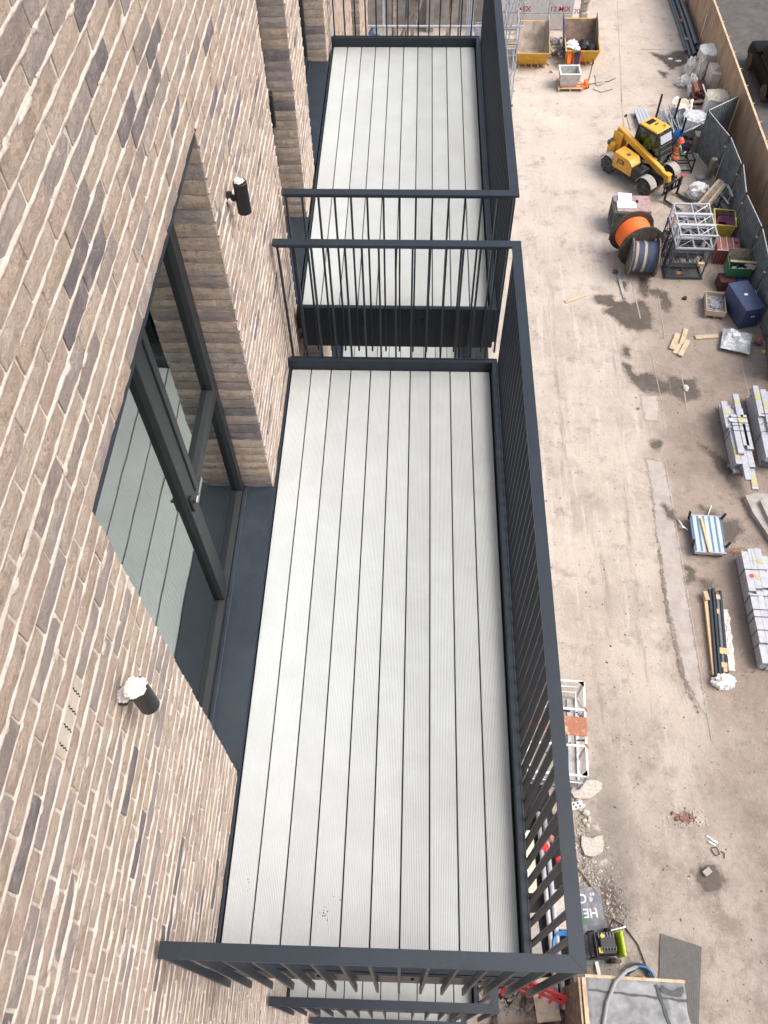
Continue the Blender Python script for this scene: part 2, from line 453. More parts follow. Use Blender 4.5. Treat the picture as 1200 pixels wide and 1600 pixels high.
# ------------------------------------------------------------------ ground of the site
def ground_material():
    m, N, L, B = nodes_of('dusty_site_ground')
    geo = N.new('ShaderNodeNewGeometry')
    sep = N.new('ShaderNodeSeparateXYZ'); L.new(geo.outputs['Position'], sep.inputs[0])
    def ns(sc, det=6, ro=.62, st=(1, 1, 1)):
        mp = N.new('ShaderNodeMapping'); mp.inputs['Scale'].default_value = st
        L.new(geo.outputs['Position'], mp.inputs['Vector'])
        t = N.new('ShaderNodeTexNoise'); t.inputs['Scale'].default_value = sc
        t.inputs['Detail'].default_value = det; t.inputs['Roughness'].default_value = ro
        L.new(mp.outputs['Vector'], t.inputs['Vector']); return t.outputs['Fac']
    def rng(v, a, b, lo=0., hi=1.):
        r = N.new('ShaderNodeMapRange'); r.interpolation_type = 'SMOOTHSTEP'
        r.inputs[1].default_value = a; r.inputs[2].default_value = b; r.inputs[3].default_value = lo; r.inputs[4].default_value = hi
        L.new(v, r.inputs[0]); return r.outputs[0]
    def mth(op, a, b):
        x = N.new('ShaderNodeMath'); x.operation = op
        for i, v in enumerate((a, b)):
            if isinstance(v, (int, float)): x.inputs[i].default_value = v
            else: L.new(v, x.inputs[i])
        return x.outputs[0]
    def mix(f, a, b):
        x = N.new('ShaderNodeMix'); x.data_type = 'RGBA'; L.new(f, x.inputs[0])
        for s_, v in ((6, a), (7, b)):
            if isinstance(v, tuple): x.inputs[s_].default_value = (*v, 1)
            else: L.new(v, x.inputs[s_])
        return x.outputs[2]
    dust = mix(rng(ns(.55), .36, .64), (.49, .425, .362), (.39, .335, .283))
    dust = mix(rng(ns(1.4, 7, .7, (2.0, .16, 1)), .5, .68), dust, (.53, .465, .415))      # pale wheel tracks
    dust = mix(rng(ns(1.1, 7, .7, (2.4, .2, 1)), .56, .72), dust, (.295, .25, .215))     # damp wheel tracks
    yard = mix(rng(ns(.5), .38, .62), (.315, .255, .212), (.245, .196, .162))
    yard = mix(rng(ns(2.0, 8, .7), .52, .68), yard, (.215, .172, .145))
    side = mth('ADD', sep.outputs['X'], mth('MULTIPLY', mth('SUBTRACT', ns(.6, 4), .5), 2.4))
    c = mix(rng(side, 8.4, 10.6), dust, yard)
    far = mth('ADD', sep.outputs['Y'], mth('MULTIPLY', mth('SUBTRACT', ns(.25, 5), .5), 9.))   # far end paler: dry dust, plus view and lens brightness put into colour
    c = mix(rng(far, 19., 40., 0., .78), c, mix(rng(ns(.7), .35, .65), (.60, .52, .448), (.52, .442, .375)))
    near = rng(far, 1., 12., .75, 0.)  # near end darker, blocked sky and lens falloff put into the colour
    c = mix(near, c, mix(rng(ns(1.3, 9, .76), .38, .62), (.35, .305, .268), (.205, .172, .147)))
    c = mix(rng(ns(1.3, 9, .76), .50, .72, 0, .7), c, (.225, .185, .155))                   # stains
    c = mix(rng(ns(7.5, 9, .8), .56, .74, 0, .6), c, (.58, .515, .46))                     # light grit
    c = mix(rng(ns(12., 6, .75), .62, .76, 0, .75), c, (.17, .138, .118))                      # dark grit
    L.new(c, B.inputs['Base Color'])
    B.inputs['Roughness'].default_value = .95
    B.inputs['Specular IOR Level'].default_value = .2
    hsum = mth('ADD', mth('MULTIPLY', ns(5., 8, .7), .7), mth('MULTIPLY', ns(24., 6, .7), .3))
    bp = N.new('ShaderNodeBump'); bp.inputs['Strength'].default_value = .9; bp.inputs['Distance'].default_value = .09
    L.new(hsum, bp.inputs['Height']); L.new(bp.outputs['Normal'], B.inputs['Normal'])
    return m
M['ground'] = ground_material()
M['puddle'] = mat('wet_mud', (0.085, 0.069, 0.056), 0.6, 0, .22, 2.5, .35, 12, col2=(.11, .09, .073), rvar=.1, spec=.25)
M['strip'] = mat('smooth_concrete_strip', (0.315, 0.275, 0.245), 0.9, 0, .16, 1.6, .4, 20, col2=(.255, .22, .195), fine=.1)
M['damp'] = mat('drying_damp_ground', (0.20, 0.165, 0.138), 0.9, 0, .25, 3, .5, 14, col2=(.26, .215, .18), fine=.1)
M['shade_sheet'] = mat('painted_shade', (0.022, 0.021, 0.021), 0.85, 0, .3, 3, .4, 12, spec=.2)  # near-black colour standing in for shade beside the balcony

def soft_mat(name, col, col2, rough=.9, e0=-.02, e1=.05, halo=0.0, hcol=None, nsc=5.0, nam=.22, spec=.25, amax=1.0):
    """Ground cover whose edge thins out raggedly: 'dist' is the distance inside its outline in metres."""
    m, N, L, B = nodes_of(name)
    geo = N.new('ShaderNodeNewGeometry'); at = N.new('ShaderNodeAttribute'); at.attribute_name = 'dist'
    def ns(sc, det=7, ro=.68):
        t = N.new('ShaderNodeTexNoise'); t.inputs['Scale'].default_value = sc; t.inputs['Detail'].default_value = det; t.inputs['Roughness'].default_value = ro
        L.new(geo.outputs['Position'], t.inputs['Vector']); return t.outputs['Fac']
    def mth(op, a, b):
        x = N.new('ShaderNodeMath'); x.operation = op
        for i, v in enumerate((a, b)):
            if isinstance(v, (int, float)): x.inputs[i].default_value = v
            else: L.new(v, x.inputs[i])
        return x.outputs[0]
    def rng(v, a, b, lo=0., hi=1.):
        r = N.new('ShaderNodeMapRange'); r.interpolation_type = 'SMOOTHSTEP'
        for k, q in enumerate((a, b, lo, hi)): r.inputs[k + 1].default_value = q
        L.new(v, r.inputs[0]); return r.outputs[0]
    d = mth('ADD', at.outputs['Fac'], mth('MULTIPLY', mth('SUBTRACT', ns(nsc), .5), nam * 2))
    core = rng(d, e0, e1, 0, amax)
    mx = N.new('ShaderNodeMix'); mx.data_type = 'RGBA'; L.new(rng(ns(2.6), .38, .64), mx.inputs[0]); mx.inputs[6].default_value = (*col, 1); mx.inputs[7].default_value = (*col2, 1)
    colr = mx.outputs[2]; alpha = core
    if halo:
        hl = rng(d, e0 - .16, e1 - .02, 0, halo); alpha = mth('MAXIMUM', core, hl)
        m2 = N.new('ShaderNodeMix'); m2.data_type = 'RGBA'; L.new(core, m2.inputs[0]); m2.inputs[6].default_value = (*hcol, 1); L.new(colr, m2.inputs[7]); colr = m2.outputs[2]
    L.new(colr, B.inputs['Base Color']); B.inputs['Roughness'].default_value = rough; B.inputs['Specular IOR Level'].default_value = spec
    bp = N.new('ShaderNodeBump'); bp.inputs['Strength'].default_value = .5; bp.inputs['Distance'].default_value = .05
    L.new(ns(11.), bp.inputs['Height']); L.new(bp.outputs['Normal'], B.inputs['Normal'])
    L.new(alpha, B.inputs['Alpha'])
    return m
M['soft_wet'] = soft_mat('wet_mud_stain', (.088, .072, .059), (.118, .097, .08), .6, e0=-.012, e1=.012, halo=.42, hcol=(.215, .175, .148), nsc=4.2, nam=.26)
M['soft_strip'] = soft_mat('old_concrete_strip', (.40, .355, .32), (.33, .29, .262), .9, -.05, .06, nam=.16)
M['soft_crack'] = soft_mat('broken_concrete_edge', (.17, .14, .12), (.24, .20, .175), .95, .0, .08, nsc=6, nam=.22, amax=.85)
M['soft_pale'] = soft_mat('pale_cement_stain', (.50, .44, .395), (.43, .375, .335), .95, -.03, .12, nam=.16, amax=.85)
M['soft_brick'] = soft_mat('brick_dust_stain', (.27, .155, .12), (.30, .20, .165), .95, .0, .18, nsc=9, nam=.3, amax=.75)
M['soft_grey'] = soft_mat('grey_silt_stain', (.26, .235, .215), (.31, .28, .255), .95, -.1, .5, nam=.3, amax=.28)
M['pale_patch'] = mat('pale_cement_patch', (0.42, 0.37, 0.325), 0.95, 0, .1, 2, .2, 20, col2=(.36, .31, .27))
M['asphalt'] = mat('road_asphalt', (0.072, 0.066, 0.062), 0.9, 0, .2, 1.2, .35, 60, col2=(.09, .083, .077), fine=.15)
M['joint'] = mat('joint_filler', (0.40, 0.35, 0.30), 0.9, 0, .3, 4)
M['crack'] = mat('dark_broken_edge', (0.14, 0.115, 0.10), 0.95, 0, .3, 6)
M['brickbits'] = mat('crushed_red_brick', (0.20, 0.105, 0.082), 0.95, 0, .3, 14, .4, 60)
# ------------------------------------------------------------------ ground sheets
def ground_sheet():
    xs = np.concatenate([np.linspace(-60, 0, 13)[:-1], np.arange(0, 16.2, .16), np.linspace(16.4, 90, 16)])
    ys = np.concatenate([np.linspace(-60, -2, 13)[:-1], np.arange(-2, 52, .2), np.linspace(52.4, 160, 16)])
    v = []
    for y in ys:
        for x in xs:
            z = 0.0
            if 0 < x < 16 and -2 < y < 52:
                z = .030 * noise.noise(Vector((x * .9, y * .14, 3))) + .018 * noise.noise(Vector((x * 2.2, y * .9, 9))) + .008 * noise.noise(Vector((x * 6, y * 5, 2)))
                z = -abs(z) * .8
            v.append((x, y, G + z - .004))
    nx = len(xs); f = []
    for j in range(len(ys) - 1):
        for i in range(nx - 1):
            a = j * nx + i
            f.append((a, a + 1, a + nx + 1, a + nx))
    m = MB(); m.v = v; m.f = f; m.m = [0] * len(f)
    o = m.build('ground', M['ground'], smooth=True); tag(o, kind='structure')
ground_sheet()

def sheet(name, pts, m, dz=.006, z1=None, rough=0, seed=1, amp=.1):
    p = ridge(pts, rough, amp, seed) if rough else pts
    b = MB()
    if z1 is None: b.add([(x, y, G + dz) for x, y in p], [tuple(range(len(p)))])
    else: b.prism(p, G + dz, G + z1)
    o = b.build(name, m)
    bm = bmesh.new(); bm.from_mesh(o.data); bmesh.ops.triangulate(bm, faces=bm.faces[:]); bmesh.ops.recalc_face_normals(bm, faces=bm.faces[:])
    for f_ in bm.faces:
        if abs(f_.normal.z) > .9 and z1 is None and f_.normal.z < 0: f_.normal_flip()
    bm.to_mesh(o.data); bm.free()
    return tag(o, kind='structure')

sheet('road', [(16.3, -20), (60, -20), (60, 120), (16.6, 120)], M['asphalt'], .004)

def stain(name, pts, m, dz=.006, step=.07, margin=.34):
    """A thin cover on the ground that knows how far each point lies inside its outline."""
    P = np.array(pts); Q = np.roll(P, -1, 0)
    xs = np.arange(P[:, 0].min() - margin, P[:, 0].max() + margin + step, step); ys = np.arange(P[:, 1].min() - margin, P[:, 1].max() + margin + step, step)
    gx, gy = np.meshgrid(xs, ys); pt = np.stack([gx.ravel(), gy.ravel()], 1)
    d2 = np.full(len(pt), 1e9); ins = np.zeros(len(pt), bool)
    for a, b in zip(P, Q):
        ab = b - a; t = np.clip(((pt - a) @ ab) / (ab @ ab + 1e-12), 0, 1)
        d2 = np.minimum(d2, ((pt - (a + t[:, None] * ab)) ** 2).sum(1))
        c = ((a[1] > pt[:, 1]) != (b[1] > pt[:, 1])) & (pt[:, 0] < (b[0] - a[0]) * (pt[:, 1] - a[1]) / (b[1] - a[1] + 1e-12) + a[0]); ins ^= c
    d = np.sqrt(d2) * np.where(ins, 1, -1)
    nx, ny = len(xs), len(ys); idx = np.arange(nx * ny).reshape(ny, nx)
    f = np.stack([idx[:-1, :-1].ravel(), idx[:-1, 1:].ravel(), idx[1:, 1:].ravel(), idx[1:, :-1].ravel()], 1)
    f = f[(d[f] > -margin).any(1)]
    used = np.unique(f); rm = -np.ones(nx * ny, int); rm[used] = np.arange(len(used))
    me = bpy.data.meshes.new(name); me.from_pydata([(x, y, G + dz) for x, y in pt[used]], [], rm[f].tolist())
    at = me.attributes.new('dist', 'FLOAT', 'POINT'); at.data.foreach_set('value', d[used].astype('f'))
    me.materials.append(m); me.update()
    return tag(link(name, me), kind='structure')
stain('silt', [(5.6, 2.2), (6.9, 2.4), (7.3, 4.5), (7.0, 7.0), (6.3, 7.4), (5.9, 5.5), (5.5, 4)], M['soft_grey'], .002, .15, .6)
stain('concrete_strip', [(9.10, 17.3), (9.72, 17.1), (9.70, 14.1), (9.62, 11.5), (9.57, 9.2), (9.56, 8.0), (9.40, 8.3), (9.12, 9.2), (9.06, 10.4), (8.98, 11.6), (9.06, 13.5), (9.0, 14.3), (9.10, 15.4)], M['soft_strip'], .005, .06, .3)
stain('broken_edge', [(9.06, 16.0), (9.0, 14.6), (8.93, 13.4), (8.86, 12.3), (8.86, 11.2), (8.92, 10.2), (8.96, 9.4), (9.1, 8.7), (9.3, 8.0), (9.40, 8.1), (9.2, 9.0), (9.08, 10.2), (9.02, 11.6), (9.08, 13.5), (9.12, 15.2)], M['soft_crack'], .0035, .05, .3)
stain('cement_patch', [(9.26, 20.17), (10.0, 20.18), (9.85, 18.89), (9.25, 18.93)], M['soft_pale'], .004, .05, .2)
jm = MB()
for (a, b, w) in [((9.80, 26.4), (9.86, 24.1), .05), ((10.75, 25.4), (10.62, 22.8), .03), ((10.0, 22.6), (10.05, 19.7), .03), ((10.98, 21.2), (10.88, 19.4), .04), ((9.75, 16.9), (9.64, 11.0), .04),
                  ((9.64, 11.0), (9.55, 7.4), .03), ((13.3, 22.0), (13.2, 19.0), .04), ((12.0, 49.0), (10.9, 37.8), .05), ((10.9, 37.8), (10.7, 33), .04), ((12.6, 44.0), (14.5, 43.9), .04)]:
    jm.bar((*a, G + .001), (*b, G + .001), w * .6, .012)
tag(jm.build('slab_joint', M['joint']), kind='structure')
PUD = [[(8.187, 25.338), (8.877, 25.386), (9.0, 25.0), (9.348, 25.1), (9.60, 24.85), (9.9, 25.1), (10.2, 24.95), (10.303, 24.215), (10.168, 23.617), (9.7, 23.45), (9.2, 23.62), (8.9, 24.1), (8.5, 24.5), (8.85, 24.75), (8.3, 25.0)],
       [(10.45, 25.75), (10.8, 25.75), (11.056, 25.568), (11.16, 24.946), (11.0, 24.5), (10.8, 24.65), (10.85, 25.2), (10.5, 25.5)],
       [(8.9, 21.75), (9.15, 21.6), (9.1, 21.2), (9.437, 21.141), (9.9, 21.2), (10.1, 20.9), (10.45, 20.75), (10.45, 20.35), (9.9, 20.3), (9.5, 20.4), (9.2, 20.75), (9.0, 21.1)],
       [(10.55, 21.1), (11.0, 20.9), (11.42, 20.95), (11.38, 20.55), (11.45, 20.1), (10.9, 19.9), (10.5, 20.3)],
       [(9.409, 18.009), (9.685, 18.072), (9.718, 17.846), (9.538, 17.673), (9.377, 17.782)],
       [(11.047, 17.986), (11.3, 17.75), (11.65, 17.4), (11.95, 16.9), (11.75, 16.45), (11.45, 16.95), (11.4, 17.4)],
       [(10.65, 15.3), (11.0, 15.1), (11.3, 14.7), (11.70, 14.75), (11.78, 14.4), (11.45, 14.0), (11.1, 13.9), (10.9, 14.6)],
       [(8.469, 3.889), (8.847, 4.178), (9.09, 3.984), (9.2, 3.683), (8.925, 3.448), (8.647, 3.515)],
       [(10.15, 26.6), (10.42, 26.2), (10.35, 25.5), (10.22, 25.35), (10.08, 25.6)],
       [(13.1, 43.6), (13.8, 43.35), (14.44, 43.8), (14.95, 43.7), (14.65, 42.6), (13.862, 42.1), (13.6, 42.8)],
       [(9.42, 15.3), (9.7, 15.1), (9.72, 14.75), (9.5, 14.85)], [(9.0, 22.6), (9.2, 22.5), (9.15, 22.05), (8.98, 22.2)],
       [(9.78, 13.0), (9.98, 12.9), (9.95, 12.5), (9.75, 12.4)], [(10.2, 12.5), (10.5, 12.45), (10.4, 12.2), (10.2, 12.25)],
       [(13.2, 41.9), (13.6, 41.7), (13.4, 41.3)], [(9.25, 26.2), (9.55, 26.15), (9.5, 25.75), (9.35, 25.8)]]
for i, p in enumerate(PUD): stain('puddle', p, M['soft_wet'], .0065 + .0001 * i)
sheet('shade_sheet', [(2.2, 2.4), (4.85, 2.3), (5.0, 4.0), (4.82, 6.3), (4.2, 8.8), (4.0, 12), (3.9, 18), (3.9, 26), (2.2, 26)], M['shade_sheet'], .010, None, 2, 4, .02)  # shade on the ground below the side rail, painted as a dark sheet
stain('brick_dust', [(8.25, 5.45), (8.6, 5.5), (8.7, 5.25), (8.5, 5.08), (8.2, 5.15)], M['soft_brick'], .005, .04)
stain('cement_splash', [(5.95, 5.15), (6.22, 5.1), (6.2, 4.85), (5.98, 4.82)], M['soft_pale'], .005, .04)
stain('cement_splash', [(5.95, 4.2), (6.3, 4.25), (6.4, 4.0), (6.0, 3.9)], M['soft_pale'], .0055, .04)
stain('debris_stain', [(6.05, 3.6), (6.35, 3.5), (6.45, 3.0), (6.2, 2.6), (6.0, 3.0)], M['soft_wet'], .0058, .04)
stain('gravel_stain', [(5.45, 4.3), (6.0, 4.2), (6.3, 3.5), (6.2, 2.7), (5.45, 2.7)], M['soft_grey'], .0048, .06)

# loose stones: gravel near the building and grit over the yard
def stones(name, n, fn, m, seed):
    rnd = random.Random(seed)
    vs = []; fs = []
    base = [(-1, -.6, 0), (1, -.5, 0), (.7, .8, 0), (-.8, .7, 0), (-.5, -.3, .8), (.6, -.2, .7), (.3, .5, .75), (-.4, .4, .65)]
    bf = [(0, 1, 5, 4), (1, 2, 6, 5), (2, 3, 7, 6), (3, 0, 4, 7), (4, 5, 6, 7)]
    for i in range(n):
        x, y, s = fn(rnd)
        a = rnd.uniform(0, 6.3); ca, sa = math.cos(a), math.sin(a); k = len(vs)
        sx, sy, sz = s * rnd.uniform(.7, 1.3), s * rnd.uniform(.6, 1.1), s * rnd.uniform(.5, 1.1)
        for p in base:
            px, py = p[0] * sx, p[1] * sy
            vs.append((x + px * ca - py * sa, y + px * sa + py * ca, G - .012 + p[2] * sz))
        fs += [tuple(q + k for q in f) for f in bf]
    b = MB(); b.v = vs; b.f = fs; b.m = [0] * len(fs)
    return tag(b.build(name, m), kind='stuff')
def f_gravel(r):
    y = r.gauss(3.5, .75); x = r.gauss(5.75 + (3.9 - y) * .15, .33)
    return x, y, abs(r.gauss(.018, .012)) + .008
tag(stones('gravel', 1500, f_gravel, M['gravel'], 3), 'loose grey gravel spilt on the ground beside the balcony rail')
tag(stones('pale_gravel', 420, f_gravel, M['stone'], 33), 'pale stones mixed into the grey gravel beside the rail')
tag(stones('dark_debris', 520, lambda r: (r.gauss(6.25, .16), r.gauss(3.05, .28), abs(r.gauss(.018, .012)) + .008), M['dark_gravel'], 4), 'dark wet stones heaped beyond the grey gravel')
tag(stones('grit', 2600, lambda r: (r.uniform(4.5, 14.5), abs(r.gauss(0, 1)) * 18 + .5, abs(r.gauss(.007, .009)) + .004), M['gravel'], 5), 'small stones scattered over the site ground')
tag(stones('dark_grit', 1500, lambda r: (r.uniform(4.8, 14.5), abs(r.gauss(0, 1)) * 16 + .5, abs(r.gauss(.012, .009)) + .005), M['dark_gravel'], 16), 'dark crumbs of dirt scattered over the site ground')
tag(stones('pale_grit', 1100, lambda r: (r.uniform(4.5, 14.0), abs(r.gauss(0, 1)) * 18 + .5, abs(r.gauss(.009, .009)) + .004), M['stone'], 6), 'pale stone chips scattered over the site ground')
tag(stones('crushed_brick', 70, lambda r: (r.gauss(8.45, .16), r.gauss(5.27, .1), abs(r.gauss(.02, .014)) + .006), M['brickbits'], 8), 'crushed red brick lying on the dusty track')
tag(stones('rubble_pieces', 60, lambda r: (r.gauss(8.75, .15), r.gauss(5.3, .15), abs(r.gauss(.02, .014)) + .006), M['stone'], 9), 'pale chips beside the crushed red brick')

# ------------------------------------------------------------------ apartment building
WX = 0.04                       # face of the brickwork
bld = thing('apartment_building', 'pale tan brick apartment block with recessed dark framed balcony doors', 'building', (0, 0, 0))
OPEN = [(.905, 2.77), (4.52, 5.55), (6.30, 8.0), (11.55, 13.2)]
YA, YB, ZT = -6.0, 15.5, 4.2
RD = .222                       # depth of the reveals
def storeys(): return [(0.02 - 3.1 * k, 2.554 - 3.1 * k) for k in range(0, 6)]
def holes_at(z):
    for a, b in storeys():
        if a <= z <= b: return OPEN
    return []

# wall core in mortar, split round the openings
core = MB()
def core_box(y0, y1, z0, z1):
    core.box(((-.45 + WX - .005) / 2, (y0 + y1) / 2, (z0 + z1) / 2), (.45 + WX - .005, y1 - y0, z1 - z0))
zs = [G - .3]
for a, b in reversed(storeys()): zs += [a, b]
zs.append(ZT)
for i in range(len(zs) - 1):
    z0, z1 = zs[i], zs[i + 1]
    if i % 2 == 0: core_box(YA, YB, z0, z1)
    else:
        ys = [YA]
        for a, b in OPEN: ys += [a - .0, b + .0]
        ys.append(YB)
        for j in range(0, len(ys), 2): core_box(ys[j], ys[j + 1], z0, z1)
core.build('wall', M['mortar'], bld)

# smeared bed joints, slightly proud and uneven, in the part of the wall close to the camera
jb = MB()
def bed(y0, y1, z, seed):
    n = max(2, int((y1 - y0) / .035)); vs = []; fs = []
    for i in range(n + 1):
        y = y0 + (y1 - y0) * i / n
        d = .0012 + .0050 * noise.noise(Vector((y * 7, z * 31, 1))) + .003 * noise.noise(Vector((y * 31, z * 13, 5)))
        w = .0068 + .0040 * noise.noise(Vector((y * 11, z * 17, 8))) + .0035 * noise.noise(Vector((y * 43, z * 7, 3)))
        x = WX + d - .0005
        vs += [(WX - .008, y, z - w * 1.25), (x, y, z - w * .7), (x + .0008, y, z + w * .7), (WX - .008, y, z + w * 1.25)]
    for i in range(n):
        for k in range(3):
            a = i * 4 + k
            fs.append((a, a + 4, a + 5, a + 1))
    jb.add(vs, fs)
k0, k1 = int(-5.2 / .075), int(ZT / .075)
for k in range(k0, k1 + 1):
    z = k * .075
    segs = [(-1.6, 9.0)]
    hs_ = holes_at(z + .001)
    if hs_:
        ys = [-1.6]
        for a, b in OPEN[:3]: ys += [a, b]
        ys.append(9.0)
        segs = [(ys[j], ys[j + 1]) for j in range(0, len(ys), 2)]
    for a, b in segs: bed(a + .004, b - .004, z, k)
tag(jb.build('mortar_joint', M['mortar'], bld, smooth=True), kind='stuff')
# mortar dragged over the brick edges in places
ms = MB(); rm_ = random.Random(77)
for q in range(300):
    k = rm_.randrange(int(-1.5 / .075), int(4.1 / .075)); z = k * .075 + rm_.uniform(-.006, .006); y = rm_.uniform(-1.0, 4.4)
    if any(a - .05 < y < b + .05 for a, b in OPEN) and -.02 < z < 2.62: continue
    ly, lz = rm_.uniform(.012, .05), rm_.uniform(.007, .015); n = 11
    if rm_.random() < .12: ly *= 2.2
    ring = []
    for t in range(n):
        a = 2 * math.pi * t / n; w = rm_.uniform(.55, 1.25)
        ring.append((WX + .0012, y + ly * w * math.cos(a), z + lz * w * math.sin(a)))
    ms.add([(WX + .0058, y, z)] + [(WX + .0048, y + (p_[1] - y) * .6, z + (p_[2] - z) * .6) for p_ in ring] + ring,
           [(0, 1 + t, 1 + (t + 1) % n) for t in range(n)] + [(1 + t, 1 + n + t, 1 + n + (t + 1) % n, 1 + (t + 1) % n) for t in range(n)])
tag(ms.build('mortar_smear', M['mortar'], bld, smooth=True), kind='stuff')

# brick shapes: a stretcher face as a worn grid with return sides (shared by all bricks)
def brick_shape(seed, full=True):
    r = random.Random(seed)
    nx, nz = (6, 3) if full else (2, 2)
    vs = []; fs = []
    for j in range(nz):
        for i in range(nx):
            u, w = i / (nx - 1) - .5, j / (nz - 1) - .5
            edge = (i in (0, nx - 1)) or (j in (0, nz - 1))
            x = (r.uniform(-.004, -.0012) if edge else r.uniform(-.0012, .0024)) if full else r.uniform(-.002, .001)
            dy = r.uniform(-.016, .016) if (full and not (i in (0, nx - 1))) else r.uniform(-.010, .008)
            dz = r.uniform(-.055, .055) if full else r.uniform(-.03, .03)
            vs.append([x, u + dy, w + dz])
    per = [i for i in range(nx)] + [j * nx + nx - 1 for j in range(1, nz)] + [(nz - 1) * nx + i for i in range(nx - 2, -1, -1)] + [j * nx for j in range(nz - 2, 0, -1)]
    for j in range(nz - 1):
        for i in range(nx - 1):
            a = j * nx + i
            fs.append((a, a + 1, a + nx + 1, a + nx))
    b0 = len(vs)
    for q in per: vs.append([-.03, vs[q][1] * 1.01, vs[q][2] * 1.01])
    n = len(per)
    for i in range(n):
        fs.append((per[(i + 1) % n], per[i], b0 + i, b0 + (i + 1) % n))
    return np.array(vs), fs
SH = [brick_shape(100 + i) for i in range(10)]
SHL = [brick_shape(200 + i, False) for i in range(4)]
# list every brick: (kind, y0, y1, zc, x offset); kind 0 = facade, 1 = reveal facing -y
bricks = []
rb = random.Random(11)
BL, JT = .225, .010
def course(y0, y1, k, near):
    z = (k + .5) * .075
    off = (0 if k % 2 else .5) * BL + rb.choice([0, 0, .056, -.04]) + .03
    y = math.floor((y0 - off) / BL) * BL + off
    while y < y1 - .02:
        a, b = max(y + JT / 2, y0 + (0 if y < y0 else 0)), min(y + BL - JT / 2, y1)
        if b - a > .045: bricks.append((0, a, b, z, near))
        y += BL
for k in range(int(G / .075), k1):
    z = (k + .5) * .075
    near = z > -5.2
    segs = [(YA if z > -1 else -3.0, YB)]
    if holes_at(z):
        ys = [segs[0][0]]
        for a, b in OPEN: ys += [a, b]
        ys.append(YB)
        segs = [(ys[j], ys[j + 1]) for j in range(0, len(ys), 2)]
    for (a, b) in segs:
        course(a, b, k, near)
        for (o0, o1) in OPEN:
            if abs(a - o1) < 1e-6 and z > -6.4: bricks.append((1, WX - .215, WX - .002, z, near, o1))
# rank by the size each brick has in the photograph's view, keep the 300 largest as single bricks
Rm = np.array(cam.rotation_euler.to_matrix()); Cc = np.array(cam.location); FPX = 1301.45
def pj(p):
    q = Rm.T @ (np.array(p) - Cc)
    return (600 + FPX * q[0] / -q[2], 800 - FPX * q[1] / -q[2]) if q[2] < -.05 else None
def area(b):
    if b[0] == 0: c = [(WX, b[1], b[3] - .03), (WX, b[2], b[3] - .03), (WX, b[2], b[3] + .03), (WX, b[1], b[3] + .03)]
    else: c = [(b[1], b[5], b[3] - .03), (b[2], b[5], b[3] - .03), (b[2], b[5], b[3] + .03), (b[1], b[5], b[3] + .03)]
    P = [pj(p) for p in c]
    if any(p is None for p in P): return 0
    cx, cy = sum(p[0] for p in P) / 4, sum(p[1] for p in P) / 4
    if not (-20 < cx < 1210 and -20 < cy < 1620): return 0
    return abs(sum(P[i][0] * P[(i + 1) % 4][1] - P[(i + 1) % 4][0] * P[i][1] for i in range(4))) / 2
order = sorted(range(len(bricks)), key=lambda i: -area(bricks[i]))
single = set(i for i in order[:299] if area(bricks[i]) > 0)
cache = {}
VS = []; FS = []; MI = []
nv = 0
def is_vent(b): return b[0] == 0 and abs(b[3] - 2.3625) < .03 and b[1] < .47 < b[2]
for i, b in enumerate(bricks):
    if is_vent(b): VENT = b; continue
    mi = rb.choices(range(6), BRW)[0]
    if b[0] == 1 and mi in (1, 2): mi = rb.choice([0, 3, 4])
    xo = rb.uniform(-.0022, .0028)
    hz = .0655 + rb.uniform(-.0015, .002)
    tilt = rb.uniform(-.006, .006)
    L_ = b[2] - b[1]
    if i in single:
        sid = rb.randrange(10); key = (sid, mi)
        if key not in cache:
            me = bpy.data.meshes.new('brick'); me.from_pydata([tuple(p) for p in SH[sid][0]], [], SH[sid][1])
            me.materials.append(BR[mi]); me.update(); cache[key] = me
        o = bpy.data.objects.new('brick', cache[key]); COL.objects.link(o); o.parent = bld
        if b[0] == 0:
            o.location = (WX + xo, (b[1] + b[2]) / 2, b[3]); o.scale = (1, L_, hz); o.rotation_euler = (tilt, 0, 0)
        else:
            o.location = ((b[1] + b[2]) / 2, b[5] - .0085 + xo * .5, b[3]); o.scale = (1, L_, hz); o.rotation_euler = (0, 0, -math.pi / 2)
        continue
    v, f = SH[rb.randrange(10)] if b[4] and (b[0] == 1 or b[2] < 9) else SHL[rb.randrange(4)]
    w = v.copy(); w[:, 1] *= L_; w[:, 2] *= hz
    if b[0] == 0:
        w[:, 2] += w[:, 1] * tilt
        w += np.array([WX + xo, (b[1] + b[2]) / 2, b[3]])
    else:
        w = np.stack([w[:, 1], -w[:, 0], w[:, 2]], 1) + np.array([(b[1] + b[2]) / 2, b[5] - .0085 + xo * .5, b[3]])
    VS.append(w); FS += [tuple(q + nv for q in ff) for ff in f]; MI += [mi] * len(f); nv += len(w)
me = bpy.data.meshes.new('brickwork'); me.from_pydata(np.concatenate(VS).tolist(), [], FS)
for m_ in BR: me.materials.append(m_)
me.polygons.foreach_set('material_index', MI); me.update()
tag(link('brickwork', me, bld), kind='stuff')
# the slotted vent brick
vb = MB(); vb.box((WX - .01, (VENT[1] + VENT[2]) / 2, VENT[3]), (.02, VENT[2] - VENT[1], .064), bev=.002)
vo = vb.build('air_vent', mat('buff_vent', (.43, .37, .30), .85, 0, .15, 9), bld)
vs_ = MB()
for q in range(4):
    y = VENT[1] + .025 + q * .050
    for t in range(6): vs_.box((WX + .0012, y + .003 * (t % 2), VENT[3] - .026 + t * .0104), (.003, .0035, .005))
tag(vs_.build('slot', M['black'], vo), kind='stuff')
